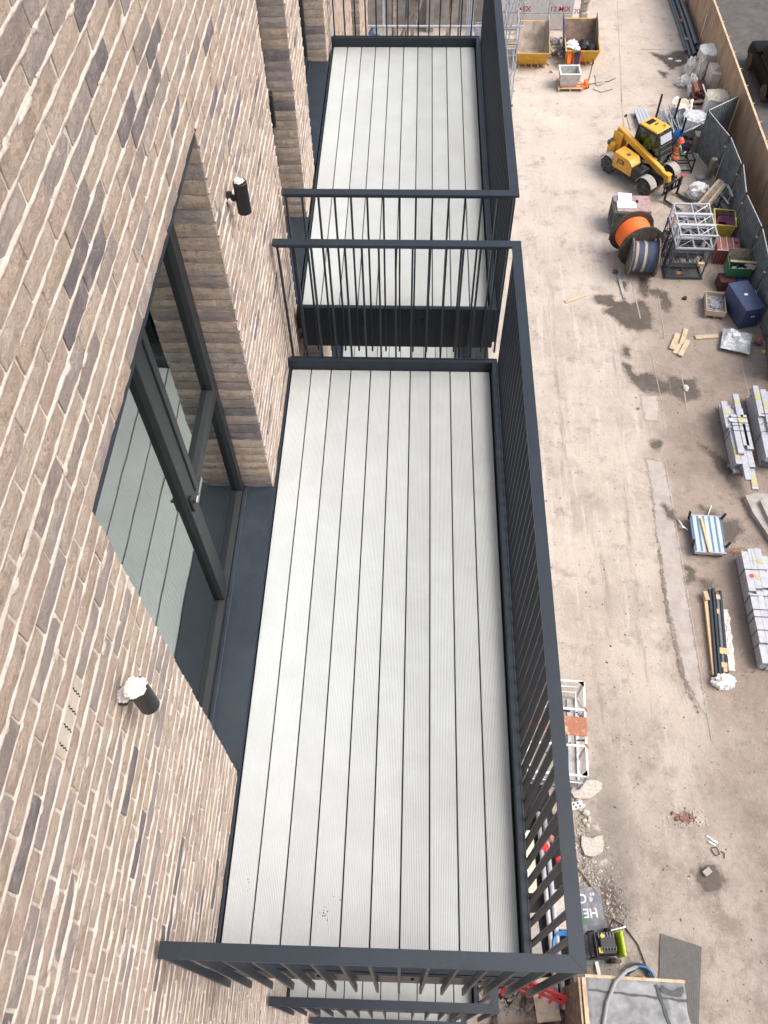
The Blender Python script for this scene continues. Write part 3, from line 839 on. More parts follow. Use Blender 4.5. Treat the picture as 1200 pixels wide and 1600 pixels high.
# parapet coping above the camera's edge
cp = MB(); cp.box((-.19, (YA + YB) / 2, ZT + .03), (.56, YB - YA, .06), bev=.01); cp.build('coping', M['metal'], bld)

# ------------------------------------------------------------------ windows and balcony doors in the wall
def pane(mb, y0, y1, z0, z1, x): mb.box((x, (y0 + y1) / 2, (z0 + z1) / 2), (.006, y1 - y0, z1 - z0))
def fr(mb, y0, y1, z0, z1, x, w, d=.06):
    """A rectangular ring of section w."""
    mb.box((x, y0 + w / 2, (z0 + z1) / 2), (d, w, z1 - z0), bev=.003)
    mb.box((x, y1 - w / 2, (z0 + z1) / 2), (d, w, z1 - z0), bev=.003)
    mb.box((x, (y0 + y1) / 2, z0 + w / 2), (d, y1 - y0 - 2 * w, w), bev=.003)
    mb.box((x, (y0 + y1) / 2, z1 - w / 2), (d, y1 - y0 - 2 * w, w), bev=.003)
XF = -.185
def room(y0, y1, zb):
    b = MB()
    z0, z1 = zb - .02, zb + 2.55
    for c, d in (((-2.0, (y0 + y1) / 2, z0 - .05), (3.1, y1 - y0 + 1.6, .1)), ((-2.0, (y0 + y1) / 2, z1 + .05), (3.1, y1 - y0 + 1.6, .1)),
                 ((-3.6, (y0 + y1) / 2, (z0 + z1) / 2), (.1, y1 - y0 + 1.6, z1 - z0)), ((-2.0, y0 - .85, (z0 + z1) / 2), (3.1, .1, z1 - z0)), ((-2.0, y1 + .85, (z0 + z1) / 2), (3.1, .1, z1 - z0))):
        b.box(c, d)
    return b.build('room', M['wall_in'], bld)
def door_window(zb):
    y0, y1, zt = .905, 2.77, zb + 2.53
    z0 = zb + .02
    f = MB()
    fr(f, y0 + .005, y1 - .005, z0 - .015, zt - .004, XF, .055, .07)
    f.box((XF, 1.975, (z0 + zt) / 2 + .012), (.066, .085, zt - z0 - .14), bev=.003)
    o = f.build('window', M['frame'], bld)
    d = MB(); fr(d, .975, 1.93, z0 + .045, zt - .065, XF + .012, .052, .06); d.build('door_leaf', M['frame'], o)
    d = MB(); fr(d, 2.02, 2.71, zb + 1.045, zt - .065, XF + .012, .052, .06); d.build('sash', M['frame'], o)
    d = MB(); d.box((XF, 2.365, zb + 1.01), (.064, .69, .062), bev=.003); d.box((XF + .034, 2.13, zb + 1.012), (.006, .05, .018), bev=.004); d.build('transom', M['frame'], o)
    d = MB(); pane(d, 1.02, 1.885, z0 + .09, zt - .11, XF + .006); pane(d, 2.065, 2.665, zb + 1.09, zt - .11, XF + .006); pane(d, 2.015, 2.715, z0 + .035, zb + .98, XF - .004)
    d.build('pane', M['glass'], o)
    h = MB(); h.box((XF + .05, 1.905, zb + 1.10), (.014, .03, .11), bev=.004); h.tube([(XF + .05, 1.905, zb + 1.12), (XF + .072, 1.905, zb + 1.12)], .009, 8)
    h.build('handle', M['black'], o)
    h = MB(); h.tube([(XF + .058, 1.93, zb + 1.07), (XF + .058, 1.97, zb + 1.07), (XF + .06, 2.0, zb + 1.05)], .006, 6); h.build('cylinder_lock', M['chrome'], o)
    s = MB(); s.box((-.062, (y0 + y1) / 2, zb + .028), (.235, y1 - y0 - .006, .012), bev=.002); s.box((XF + .050, (y0 + y1) / 2, zb + .038), (.03, y1 - y0 - .01, .012), bev=.006)
    s.box((.049, (y0 + y1) / 2, zb - .006), (.006, y1 - y0, .08), bev=.002)
    s.build('sill', M['metal_sill'], o)
    h = MB(); h.box((-.08, (y0 + y1) / 2, zt + .008), (.22, y1 - y0, .016), bev=.002); h.box((.018, (y0 + y1) / 2, zb + 2.535), (.034, y1 - y0 - .004, .034), bev=.003); h.build('head_trim', M['metal'], o)
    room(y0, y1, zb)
def plain_window(y0, y1, zb, mull=True):
    z0, zt = zb + .02, zb + 2.53
    f = MB(); fr(f, y0 + .005, y1 - .005, z0 + .03, zt - .004, XF, .06, .07)
    ym = (y0 + y1) / 2
    if mull: f.box((XF, ym, (z0 + zt) / 2), (.064, .07, zt - z0 - .15), bev=.003)
    o = f.build('window', M['frame'], bld)
    d = MB(); pane(d, y0 + .06, y1 - .06, z0 + .09, zt - .07, XF - .004); d.build('pane', M['glass'], o)
    h = MB(); h.box((XF + .06, y1 - .12, zb + 1.05), (.05, .05, .26), bev=.006); h.build('handle', M['black'], o)
    s = MB(); s.box((-.062, (y0 + y1) / 2, zb + .028), (.235, y1 - y0 - .006, .012), bev=.002); s.box((XF + .050, (y0 + y1) / 2, zb + .038), (.03, y1 - y0 - .01, .012), bev=.006)
    s.box((.049, (y0 + y1) / 2, zb - .006), (.006, y1 - y0, .08), bev=.002)
    s.build('sill', M['metal_sill'], o)
    room(y0, y1, zb)
for k in range(2):
    door_window(-3.1 * k)
    plain_window(4.52, 5.55, -3.1 * k, False); plain_window(6.30, 8.0, -3.1 * k); plain_window(11.55, 13.2, -3.1 * k)

# ------------------------------------------------------------------ balconies
def deck_board_mesh(L, mt):
    n, w = 16, .1368
    prof = [(-w / 2, -.022), (-w / 2, -.0015), (-w / 2 + .0015, 0)]
    p = w / n
    for i in range(n):
        x = -w / 2 + p * (i + .5)
        if 0 < i < n: pass
        prof += [(x - .0028, 0), (x - .0019, -.0034), (x + .0019, -.0034), (x + .0028, 0)]
    prof += [(w / 2 - .0015, 0), (w / 2, -.0015), (w / 2, -.022)]
    m = MB(); N_ = len(prof)
    vs = [(x, 0, z) for x, z in prof] + [(x, L, z) for x, z in prof]
    fs = [(i, i + 1, N_ + i + 1, N_ + i) for i in range(N_ - 1)]
    fs += [(0, N_, 2 * N_ - 1, N_ - 1), tuple(range(N_ - 1, -1, -1))]
    m.add(vs, [tuple(reversed(f)) for f in fs])
    return m.mesh('deck_board', M[mt])
BAR = MB().box((0, 0, -.705), (.0125, .034, 1.41), bev=.0015).mesh('baluster', M['metal'])
BAR_S = MB().box((0, 0, -.705), (.036, .0115, 1.41), bev=.0015).mesh('baluster', M['metal'])
def balcony(label, y, z, Ld, dx=0.0):
    """Origin: wall line, near end of the decking, deck top."""
    t = thing('balcony', label, 'balcony', (dx, y, z), 0, 'bolt-on balconies of the brick block')
    mes = [deck_board_mesh(Ld, q) for q in ('deck', 'deck_b', 'deck_c')]
    for k in range(10): link('deck_board', mes[(0, 2, 1, 0, 0, 2, 1, 2, 0, 1)[k]], t, (.0645 + .0725 + k * .145, 0, 0))
    y1 = Ld
    u = MB()      # upstand round the boards: left lip, right, near and far kerbs
    u.box((.053, Ld / 2, -.035), (.014, Ld + .06, .088), bev=.002)
    u.box((1.538, Ld / 2, -.02), (.032, Ld + .02, .222), bev=.003)
    u.box((.80, -.020, -.02), (1.512, .030, .222), bev=.003)
    u.box((.80, y1 + .021, -.02), (1.512, .030, .222), bev=.003)
    u.build('kerb', M['metal'], t)
    fz = -.108
    q = MB()      # channel beams below, just outside the kerbs
    q.box((1.556, Ld / 2, fz), (.010, Ld + .09, .404), bev=.002)
    q.box((.805, -.041, fz), (1.492, .010, .404), bev=.002)
    q.box((.805, y1 + .042, fz), (1.492, .010, .404), bev=.002)
    q.build('fascia', M['metal'], t)
    tr = MB(); tr.box((.79, Ld / 2, -.036), (1.46, Ld - .004, .018)); tr.box((.79, Ld / 2, -.27), (1.50, Ld, .02)); tr.build('tray', M['metal'], t)
    h = MB()      # flat top rail, mitred at the corners
    ya, yb = -.095, y1 + .053
    xo, w = 1.607, .058
    hz0, hz1 = 1.108, 1.1245
    def rail(pts):
        n = len(pts); b = .003
        up = [(p[0], p[1], hz1) for p in pts]; lo = [(p[0], p[1], hz0) for p in pts]
        h.add(lo + up, [tuple(reversed(range(n))), tuple(range(n, 2 * n))] + [(i, (i + 1) % n, n + (i + 1) % n, n + i) for i in range(n)])
    g_ = .0005
    rail([(.058, ya), (xo - g_, ya), (xo - w - g_, ya + w), (.058, ya + w)])
    rail([(xo, ya + g_), (xo, yb - g_), (xo - w, yb - w - g_), (xo - w, ya + w + g_)])
    rail([(.058, yb - w), (xo - w - g_, yb - w), (xo - g_, yb), (.058, yb)])
    h.build('handrail', M['metal'], t)
    ib = MB()     # thin flat under the rail that carries the bars
    ib.box((1.578, Ld / 2, 1.101), (.042, Ld + .07, .0125)); ib.box((.80, -.066, 1.101), (1.46, .042, .0125)); ib.box((.80, y1 + .024, 1.101), (1.46, .042, .0125))
    ib.build('rail_flat', M['metal'], t)
    for k in range(15):
        x = .0765 + k * .1074
        link('baluster', BAR, t, (x, -.0765, 1.094 - (.0) )); link('baluster', BAR, t, (x, y1 + .0735, 1.094))
    n = int(round((Ld + .02) / .0938))
    for k in range(n + 1):
        link('baluster', BAR_S, t, (1.5835, .03 + (Ld - .06) * k / n, 1.094))
    bt = MB()
    for x in (.55, 1.0, 1.32):
        for zz in (-.02, -.06): bt.tube([(x, -.046, zz), (x, -.053, zz)], .009, 6); bt.tube([(x, y1 + .046, zz), (x, y1 + .054, zz)], .009, 6)
    bt.build('bolt', M['black'], t)
    return t
bA = balcony('nearest balcony straight below the camera with ten pale ribbed deck boards', 0.0, 0.0, 3.841)
bB = balcony('second balcony on the same level beyond the nearest one', 4.435, 0.0, 3.895, .017)
def sub_dup(b, loc, label): return dup(b, loc, None, label)
sub_dup(bA, (0, 0, -3.1), 'balcony one floor below the nearest one, its rail showing under the near rail')
sub_dup(bB, (.017, 4.435, -3.1), 'lower far balcony seen through the gap under the second balcony')
sub_dup(bA, (0, 0, -6.2), 'lowest visible balcony, two floors below the nearest one')
# dirt specks on the near deck
ds = MB()
rs = random.Random(3)
for (cx_, cy_, n_, sp) in ((.555, .22, 9, .012), (.17, .33, 5, .02), (.62, .30, 4, .02)):
    for i in range(n_):
        x, y, r_ = rs.gauss(cx_, sp), rs.gauss(cy_, sp), rs.uniform(.0015, .005)
        ds.add([(x + r_ * math.cos(a) * rs.uniform(.5, 1.3), y + r_ * math.sin(a) * rs.uniform(.5, 1.3), .0012) for a in (0, 1.2, 2.5, 3.8, 5)], [(0, 1, 2, 3, 4)])
tag(ds.build('dirt_specks', mat('dirt', (.13, .115, .10), .9)), 'dark specks of dirt on the nearest deck', kind='stuff')

# ------------------------------------------------------------------ wall lights
def wall_light(label, y, z, heap):
    t = thing('wall_light', label, 'wall light', (WX, y, z)); t.scale = (.9, .9, .9)
    b = MB(); b.lathe([(.030, -.094), (.037, -.090), (.037, .090), (.034, .094), (.030, .094), (.029, .080)], (.080, 0, 0), n=28)
    b.build('body', M['black'], t, smooth=False)
    k = MB(); k.tube([(.0, 0, -.005), (.022, 0, -.005)], .034, 20); k.tube([(.02, 0, -.005), (.055, 0, -.005)], .018, 12); k.build('bracket', M['black'], t)
    if heap:
        blob((.078, -.006, .088), (.036, .038, .009), 5, .3, 4.0, 5).build('mortar_splash', M['splash'], t, smooth=False)
        blob((.022, -.006, .018), (.024, .030, .011), 8, .3, 4.0, 5).build('mortar_splash', M['splash'], t)
    else:
        blob((.074, .010, .088), (.026, .024, .007), 7, .5, 3, 3).build('mortar_splash', M['splash'], t)
        blob((.018, -.036, -.002), (.012, .006, .018), 2, .5, 3, 3, False).build('mortar_splash', M['splash'], t)
    return t
wall_light('black cylinder wall light nearest the camera, heaped with dried white mortar', .560, 2.02, True)
wall_light('black cylinder wall light beyond the balcony door with a small white splash', 3.07, 2.02, False)
# ================================================================== site objects
def P3(x, y, h=0.0): return Vector((x, y, G + h))

# ---- plywood hoarding beside the road
HX = lambda y: 15.42 + (y - 20) * .006
hoard = thing('plywood_hoarding', 'long tan plywood hoarding with a pale capping rail along the dark road', 'hoarding', (0, 0, G))
y = 18.0
pm = MB().box((0, 0, 1.22), (.02, 1.212, 2.44)).mesh('panel', M['ply'])
while y < 60:
    link('panel', pm, hoard, (HX(y + .61), y + .61, 0), (0, 0, R(-.3)))
    y += 1.22
b = MB(); b.bar((HX(17.9) + .015, 17.9, 2.46), (HX(60) + .015, 60, 2.46), .09, .035); b.build('capping', M['timber'], hoard)
b = MB()
for k in range(30):
    yy = 18.3 + k * 1.4
    b.box((HX(yy) + .055, yy, 1.2), (.07, .05, 2.4)); b.bar((HX(yy) + .09, yy, 2.0), (HX(yy) + .45, yy, 0.02), .04, .05)
    b.bar((HX(yy) + .05, yy, 2.30), (HX(yy) + .26, yy + .02, 2.30), .03, .03)
tag(b.build('stay', M['timber'], hoard), kind='stuff')

# ---- grey corrugated steel hoarding panels, standing in a zigzag
def corr_panel(p, q, label, h=2.0):
    a, c = Vector(p), Vector(q); d = c - a; L = d.length
    t = thing('hoarding_panel', label, 'hoarding panel', (a.x, a.y, G), math.atan2(d.y, d.x), 'grey corrugated hoarding panels')
    m = MB(); n = 14; prof = []
    for i in range(n):
        x = .03 + (L - .06) * i / n; w = (L - .06) / n
        prof += [(x, 0), (x + w * .42, 0), (x + w * .5, .028), (x + w * .92, .028)]
    prof.append((L - .03, 0))
    N_ = len(prof)
    for off in (0, .004):
        m.add([(x, y_ + off, .08) for x, y_ in prof] + [(x, y_ + off, h - .03) for x, y_ in prof], [(i, i + 1, N_ + i + 1, N_ + i) for i in range(N_ - 1)])
    m.build('sheet', M['corrug'], t)
    r = MB(); r.tube([(0, .012, h), (L, .012, h)], .024, 8); r.build('top_rail', M['galv'], t)
    r = MB(); r.tube([(0, .012, .05), (L, .012, .05)], .022, 6); r.build('bottom_rail', M['darksteel'], t)
    for x in (.0, L): r = MB(); r.tube([(x, .012, 0.0), (x, .012, h + .02)], .022, 6); r.build('post', M['darksteel'], t)
    f = MB(); f.box((L - .02, .0, .55), (.09, .07, .06)); f.box((L - .02, 0, 1.5), (.09, .07, .06)); tag(f.build('clamp', M['galv'], t), kind='stuff')
    return t
ZIG = [((15.40, 36.20), (13.85, 35.05), 'grey corrugated panel turned across to meet the plywood hoarding'),
       ((13.85, 34.98), (14.38, 33.14), 'grey corrugated panel directly behind the worker in orange'),
       ((14.42, 33.02), (14.49, 31.17), 'grey corrugated panel behind the upright timber post'),
       ((14.56, 31.12), (14.30, 29.25), 'grey corrugated panel behind the leaning timber boards'),
       ((14.30, 29.08), (14.46, 27.14), 'grey corrugated panel behind the yellow tipping skip with purple hose'),
       ((14.46, 26.98), (14.32, 25.10), 'grey corrugated panel behind the open green bin'),
       ((14.34, 24.98), (14.40, 23.00), 'grey corrugated panel behind the navy blue chest'),
       ((14.40, 22.90), (14.06, 20.95), 'grey corrugated panel nearest the bottom, at the right edge beside the wrapped pallet')]
for a, b_, l in ZIG: corr_panel(a, b_, l)

# ---- parked car on the road
car = thing('parked_car', 'black off-road car parked on the dark road behind the hoarding', 'car', (18.62, 40.75, G), R(1.5))
def loft(secs, mat_, name, parent, smooth=True):
    m = MB(); n = len(secs[0]); vs = []; fs = []
    for s in secs: vs += s
    for i in range(len(secs) - 1):
        for k in range(n - 1): fs.append((i * n + k, (i + 1) * n + k, (i + 1) * n + k + 1, i * n + k + 1))
    fs.append(tuple(range(n))); fs.append(tuple(reversed(range((len(secs) - 1) * n, len(secs) * n))))
    m.add(vs, fs)
    return m.build(name, mat_, parent, smooth=smooth)
def csec(y, w, z0, z1, tw): return [(-w, y, z0), (-w, y, (z0 + z1) * .5), (-tw, y, z1 - .04), (-tw + .08, y, z1), (0, y, z1 + .015), (tw - .08, y, z1), (tw, y, z1 - .04), (w, y, (z0 + z1) * .5), (w, y, z0)]
loft([csec(-2.2, .80, .5, .95, .74), csec(-2.1, .9, .42, 1.05, .84), csec(-1.2, .93, .4, 1.1, .88), csec(.6, .93, .4, 1.12, .88), csec(1.7, .92, .4, 1.06, .86), csec(2.2, .86, .45, .98, .80), csec(2.3, .76, .5, .85, .7)], M['car_black'], 'body', car)
loft([csec(-2.05, .80, 1.04, 1.40, .72), csec(-1.8, .82, 1.06, 1.74, .66), csec(-.2, .83, 1.08, 1.80, .68), csec(.5, .82, 1.08, 1.72, .66), csec(1.05, .80, 1.08, 1.16, .76)], M['car_black'], 'cabin', car)
g_ = MB()
for sx in (-1, 1):
    for (ya, yb) in ((-1.75, -1.0), (-.9, -.1), (0.0, .62)):
        g_.add([(sx * .835, ya, 1.16), (sx * .835, yb, 1.16), (sx * .735, yb, 1.60), (sx * .735, ya, 1.60)], [(0, 1, 2, 3) if sx > 0 else (3, 2, 1, 0)])
tag(g_.build('side_window', M['car_glass'], car), kind='stuff')
g_ = MB(); g_.add([(-.62, -2.075, 1.16), (.62, -2.075, 1.16), (.54, -1.88, 1.62), (-.54, -1.88, 1.62)], [(0, 1, 2, 3)]); g_.build('rear_window', M['car_glass'], car)
g_ = MB(); g_.box((0, -.7, 1.815), (.9, .75, .02), bev=.008); g_.build('sunroof', M['car_glass'], car)
for sx in (-.62, .62): b = MB(); b.bar((sx, -1.7, 1.83), (sx, .3, 1.85), .04, .04); b.build('roof_rail', M['black'], car)
for sx in (-1, 1):
    for yy in (-1.42, 1.42):
        w = MB(); w.lathe([(.20, -.11), (.36, -.115), (.385, -.07), (.385, .07), (.36, .115), (.20, .11)], (sx * .84, yy, .385), (1, 0, 0), 22); wo = w.build('wheel', M['rubber'], car)
        w = MB(); w.lathe([(.19, -.10), (.20, .0), (.19, .118 if sx > 0 else .10)], (sx * .84, yy, .385), (1, 0, 0), 16); w.build('rim', M['darksteel'], wo)
    b = MB(); b.box((sx * .93, .75, 1.18), (.16, .12, .14), bev=.03); b.build('mirror', M['car_black'], car)
    b = MB(); b.box((sx * .74, -2.14, .92), (.16, .06, .22), bev=.01); b.build('tail_light', M['maroon_dark'], car)
b = MB(); b.lathe([(.05, -.09), (.35, -.09), (.37, 0), (.35, .09), (.05, .09)], (.1, -2.28, .98), (0, 1, 0), 18); b.build('spare_wheel', M['rubber'], car)

# ---- scaffold by the far end of the block
sc = thing('scaffold', 'galvanised tube scaffold standing at the far end of the block beside the empty skip', 'scaffold', (0, 0, G))
stdm = MB().tube([(0, 0, 0), (0, 0, 7.2)], .03, 7).mesh('standard', M['galv'])
for x in (5.58, 5.0, -.6):
    for yy in (38.75, 40.0): link('standard', stdm, sc, (x, yy, 0))
for k in range(7):
    z = .75 + k * 1.0
    for yy in (38.72, 40.03):
        b = MB(); b.tube([(-1.45 if (yy < 39 and k == 3) else 4.85, yy, z), (5.75, yy, z)], .027 if k != 3 else .05, 6); b.build('ledger', M['galv'], sc)
    for x in (5.55, 5.0): b = MB(); b.tube([(x, 38.5, z + .05), (x, 40.25, z + .05)], .025, 6); b.build('transom', M['galv'], sc)
for (p, q) in (((5.55, 38.68, .3), (5.05, 38.68, 3.0)), ((5.1, 38.68, 3.0), (5.5, 38.68, 6.5)), ((5.57, 38.7, 2), (5.57, 40.0, 4)), ((5.57, 40.0, 4), (5.57, 38.7, 6)), ((4.3, 39.8, .2), (5.4, 39.8, 4.6))):
    b = MB(); b.tube([p, q], .025, 6); b.build('brace', M['galv'], sc)
for k, z in enumerate((2.83, 4.83)):
    for j in range(2): b = MB(); b.box((5.3, 39.05 + j * .25, z), (.7, .225, .04)); b.build('board', M['timber_old'], sc)
b = MB()
for x in (5.58, 5.0):
    for k in range(7): b.box((x, 38.75, .75 + k), (.09, .10, .09))
tag(b.build('coupler', M['darksteel'], sc), kind='stuff')
for x in (5.58, 5.0): b = MB(); b.box((x, 38.75, .012), (.2, .2, .02)); b.build('base_plate', M['darksteel'], sc)
bs = thing('scaffold_tubes', 'upright bundle of pale galvanised tubes leaning on the scaffold', 'tubes', (3.35, 40.4, G))
for k in range(4): b = MB(); b.tube([(k * .09, (k % 2) * .06, .02), (k * .09 - .15, .1, 5.6)], .035, 7); b.build('tube', M['boxblue'] if k % 2 else M['galv'], bs)
ps = thing('panel_stack', 'grey mesh panels stacked upright behind the scaffold', 'panel stack', (4.25, 41.0, G))
for k in range(5):
    b = MB(); b.box((0, k * .14, 1.25 + .03 * k), (1.0, .035, 2.3)); 
    for j in range(4): b.box((-.36 + j * .24, k * .14 - .03, 1.25), (.03, .03, 2.3))
    b.build('panel', M['galv'], ps)

# ---- raw concrete frame of the next building, with props
cf = thing('concrete_building', 'unfinished brown concrete wall and columns beyond the far balcony', 'building', (0, 0, G))
b = MB(); b.box((.6, 46.3, 2.6), (9.0, .3, 5.2)); b.build('wall', M['concrete'], cf)
for x in (-2.2, 1.6, 4.9): b = MB(); b.box((x, 45.9, 2.6), (.4, .5, 5.2), bev=.02); b.build('column', M['concrete'], cf)
for x in (-1.2, -.35, .35, 1.0, 2.6, 3.1): b = MB(); b.tube([(x, 44.8, 0), (x + .02, 44.8, 5.0)], .045, 7); b.build('prop', M['darksteel'], cf)
for (p, q) in (((-.1, 44.0, 0), (1.6, 45.6, 3.6)), ((.5, 43.6, 0), (1.7, 45.6, 4.4)), ((-.2, 43.8, 0.), (-.3, 45.8, 4.6)), ((2.4, 43.8, 0), (3.0, 45.7, 3.2))):
    b = MB(); b.bar(p, q, .16, .10); b.build('raking_shore', M['timber_old'], cf)
tag(blob((1.9, 44.2, G), (.30, .22, .20), 4, .2).build('stone_block', M['stone']), 'single buff stone lump by the foot of the concrete wall', 'stone')
tag(blob((-1.3, 43.2, G), (.45, .5, .9), 14, .3, 2).build('sheeted_heap', M['cable_blue']), 'dark blue sheeted heap at the corner of the brick block', 'heap')

# ---- painted concrete bay wall
bw = thing('bay_wall', 'pale grey concrete bay wall with red sprayed mix lettering', 'wall', (0, 0, G))
for k in range(3):
    for j in range(3): b = MB(); b.box((5.85 + j * 1.31, 46.15, .42 + k * .82), (1.30, .5, .81), bev=.02); b.build('concrete_block', M['conc_white'], bw)
for k in range(5): b = MB(); b.box((9.72 + .02 * (k % 2), 46.2 + .05 * (k % 3), .22 + k * .44), (.34 + .05 * (k % 2), .62, .42), bev=.05); b.build('end_stone', M['stone'], bw)
def sprayed(s, size, mt, x, z, y_=45.895, parent=None):
    return link('lettering', text_mesh(s, size, mt, .002, .006 * size), parent, (x, y_, z), (R(90), 0, 0))
sprayed('MIX', .40, M['red_paint'], 6.55, 1.06, parent=bw)
sprayed('12 MIX', .36, M['red_paint'], 8.42, 1.06, parent=bw)
sprayed('20', .32, M['blue_paint'], 9.30, .95, 45.885, parent=bw)
rp = thing('rubble_pile', 'heap of broken grey slabs and offcuts between the two yellow skips', 'rubble', (8.05, 43.6, G))
rr = random.Random(5)
rm = MB()
for k in range(90):
    a = rr.uniform(0, 6.28); d = abs(rr.gauss(0, .5)); x, yy = d * .75 * math.cos(a), d * 1.6 * math.sin(a) + .3
    Mx = Matrix.Rotation(rr.uniform(-.7, .7), 4, 'X') @ Matrix.Rotation(rr.uniform(0, 3), 4, 'Z') @ Matrix.Rotation(rr.uniform(-.6, .6), 4, 'Y')
    rm.box((x, yy, max(.05, .55 - d * .5) * rr.uniform(.2, 1)), (rr.uniform(.1, .4), rr.uniform(.08, .25), rr.uniform(.03, .09)), M=Mx)
tag(rm.build('slab_pieces', M['conc_white'], rp), kind='stuff')

# ---- two skips
def skip(label, loc, rz, m_out, m_in, m_side, W=1.62, grp='builders skips'):
    t = thing('skip', label, 'skip', loc, rz, grp)
    # profile along local y: low front, raised back; origin at the front foot
    def ring(w0, w1, z, ya, yb): return [(-w0, ya, z), (w0, ya, z), (w1, yb, z), (-w1, yb, z)]
    h = W / 2
    pts = {}
    bot = [(-h * .86, .30, .12), (h * .86, .30, .12), (h * .86, 1.62, .12), (-h * .86, 1.62, .12)]
    top = [(-h, -.18, .92), (h, -.18, .92), (h, 2.28, 1.32), (-h, 2.28, 1.32)]
    th = .05
    inb = [(p[0] * .97, p[1] + (th if i < 2 else -th), .17) for i, p in enumerate(bot)]
    inn = [(p[0] * .945, p[1] + (th * 1.4 if i < 2 else -th * 1.4), p[2] - .005) for i, p in enumerate(top)]
    o = MB(); o.add(bot + top, [(0, 1, 5, 4), (2, 3, 7, 6), (1, 2, 6, 5), (3, 0, 4, 7), (3, 2, 1, 0)])
    o.mi = 0; o.add(top + inn, [(0, 1, 5, 4), (1, 2, 6, 5), (2, 3, 7, 6), (3, 0, 4, 7)]); 
    o.build('shell', m_out if m_side is None else m_out, t)
    i_ = MB(); i_.add(inb + inn, [(1, 0, 4, 5), (3, 2, 6, 7), (2, 1, 5, 6), (0, 3, 7, 4), (0, 1, 2, 3)]); i_.build('lining', m_in, t)
    for s_ in (-1, 1):      # raised side wings toward the back
        x0 = s_ * h
        w = MB(); w.add([(x0, .6, 1.0), (x0, 2.28, 1.32), (x0 * 1.0, 2.34, 1.58), (x0 * 1.0, 1.55, 1.40), (x0 * .97, .6, 1.0), (x0 * .97, 2.28, 1.32), (x0 * .97, 2.34, 1.58), (x0 * .97, 1.55, 1.40)],
                        [(0, 1, 2, 3), (7, 6, 5, 4), (0, 3, 7, 4), (3, 2, 6, 7), (2, 1, 5, 6)]); w.build('side_wing', m_side if (m_side and s_ < 0) else m_in, t)
    if m_side:
        w = MB(); w.add([(-h - .006, -.15, .9), (-h * .86 - .006, .3, .14), (-h * .86 - .006, 1.62, .14), (-h - .006, 2.22, 1.3)], [(0, 1, 2, 3), (3, 2, 1, 0)]); w.build('side_plate', m_side, t)
    b = MB()
    for k in range(5): b.box((-h * .8 + k * h * .4, .24, .07), (.07, .07, .14))
    tag(b.build('foot_rib', m_out, t), kind='stuff')
    b = MB()
    for x in (-h - .05, h + .05):
        for yy in (.6, 1.5): b.tube([(x - .04, yy, .7), (x + .04, yy, .7)], .05, 8)
    tag(b.build('lifting_lug', M['darksteel'], t), kind='stuff')
    pl = MB(); pl.add([(-.62 * h, .036, .78), (.5 * h, .036, .78), (.5 * h, .137, .6), (-.62 * h, .137, .6)], [(0, 1, 2, 3)]); 
    for q in range(7): pl.add([(-.56 * h + q * .14 * h, .03, .75), (-.47 * h + q * .14 * h, .03, .75), (-.47 * h + q * .14 * h, .118, .62), (-.56 * h + q * .14 * h, .118, .62)], [(0, 1, 2, 3)])
    return t
skip('empty dusty yellow skip beside the scaffold', (6.80, 41.95, G), R(-1), M['skip_yellow'], M['skip_in'], None)
skip('yellow skip with a navy left side, holding white sheets and black bags', (9.25, 42.2, G), R(0), M['skip_yellow'], M['skip_in2'], M['blue'], 1.72)
ln = MB()
for q in range(9): ln.box((6.30 + q * .10, 42.028, G + .585 + .012 * (q % 3)), (.07, .008, .085 + .02 * (q % 2)))
ln.box((6.7, 42.028, G + .49), (.95, .008, .022))
for k in range(9):
    a = random.Random(k)
    Mx = Matrix.Rotation(a.uniform(-.6, .6), 4, 'X') @ Matrix.Rotation(a.uniform(-.8, .8), 4, 'Z') @ Matrix.Rotation(a.uniform(-.5, .5), 4, 'Y')
    b = MB(); b.box((8.72 + .1 * (k % 4) + a.uniform(-.1, .2), 42.6 + .16 * (k // 2) + a.uniform(0, .2), G + .62 + .05 * (k % 3)), (a.uniform(.3, .6), a.uniform(.25, .5), .02), M=Mx)
    tag(b.build('plasterboard_sheet', M['white']), 'broken white board among the rubbish at the left of the navy sided skip', 'board', 'broken white boards in the skip')
tag(blob((9.42, 43.0, G + .45), (.32, .34, .34), 3, .25).build('rubbish_bag', M['black']), 'larger black rubbish bag in the middle of the navy sided skip', 'bag')
tag(blob((9.80, 42.75, G + .45), (.26, .34, .26), 6, .25).build('rubbish_bag', M['black']), 'smaller black rubbish bag by the right wall of the navy sided skip', 'bag')
for x, w_, m_, l in ((8.62, .17, 'hivis', 'wide orange cloth hanging over the front left corner of the skip'), (8.84, .05, 'red', 'left thin red strap hanging over the skip front'), (9.17, .05, 'red', 'right thin red strap hanging over the skip front')):
    b = MB(); b.box((x, 42.05, G + .62), (w_, .05, .62), M=Matrix.Rotation(R(-28), 4, 'X')); tag(b.build('strap' if w_ < .1 else 'cloth', M[m_]), l, 'strap' if w_ < .1 else 'cloth')
b = MB(); b.box((9.0, 42.02, G + .55), (.26, .06, .75), M=Matrix.Rotation(R(-26), 4, 'X')); b.box((9.0, 41.95, G + .95), (.24, .2, .06)); tag(b.build('dark_cloth', M['denim']), 'dark cloth hanging over the skip front between two red straps', 'cloth')
tag(blob((8.95, 42.1, G + .93), (.16, .16, .12), 9, .12).build('white_bucket_lid', M['white']), 'round white lump lying on the skip rim above the dark cloth', 'lid')

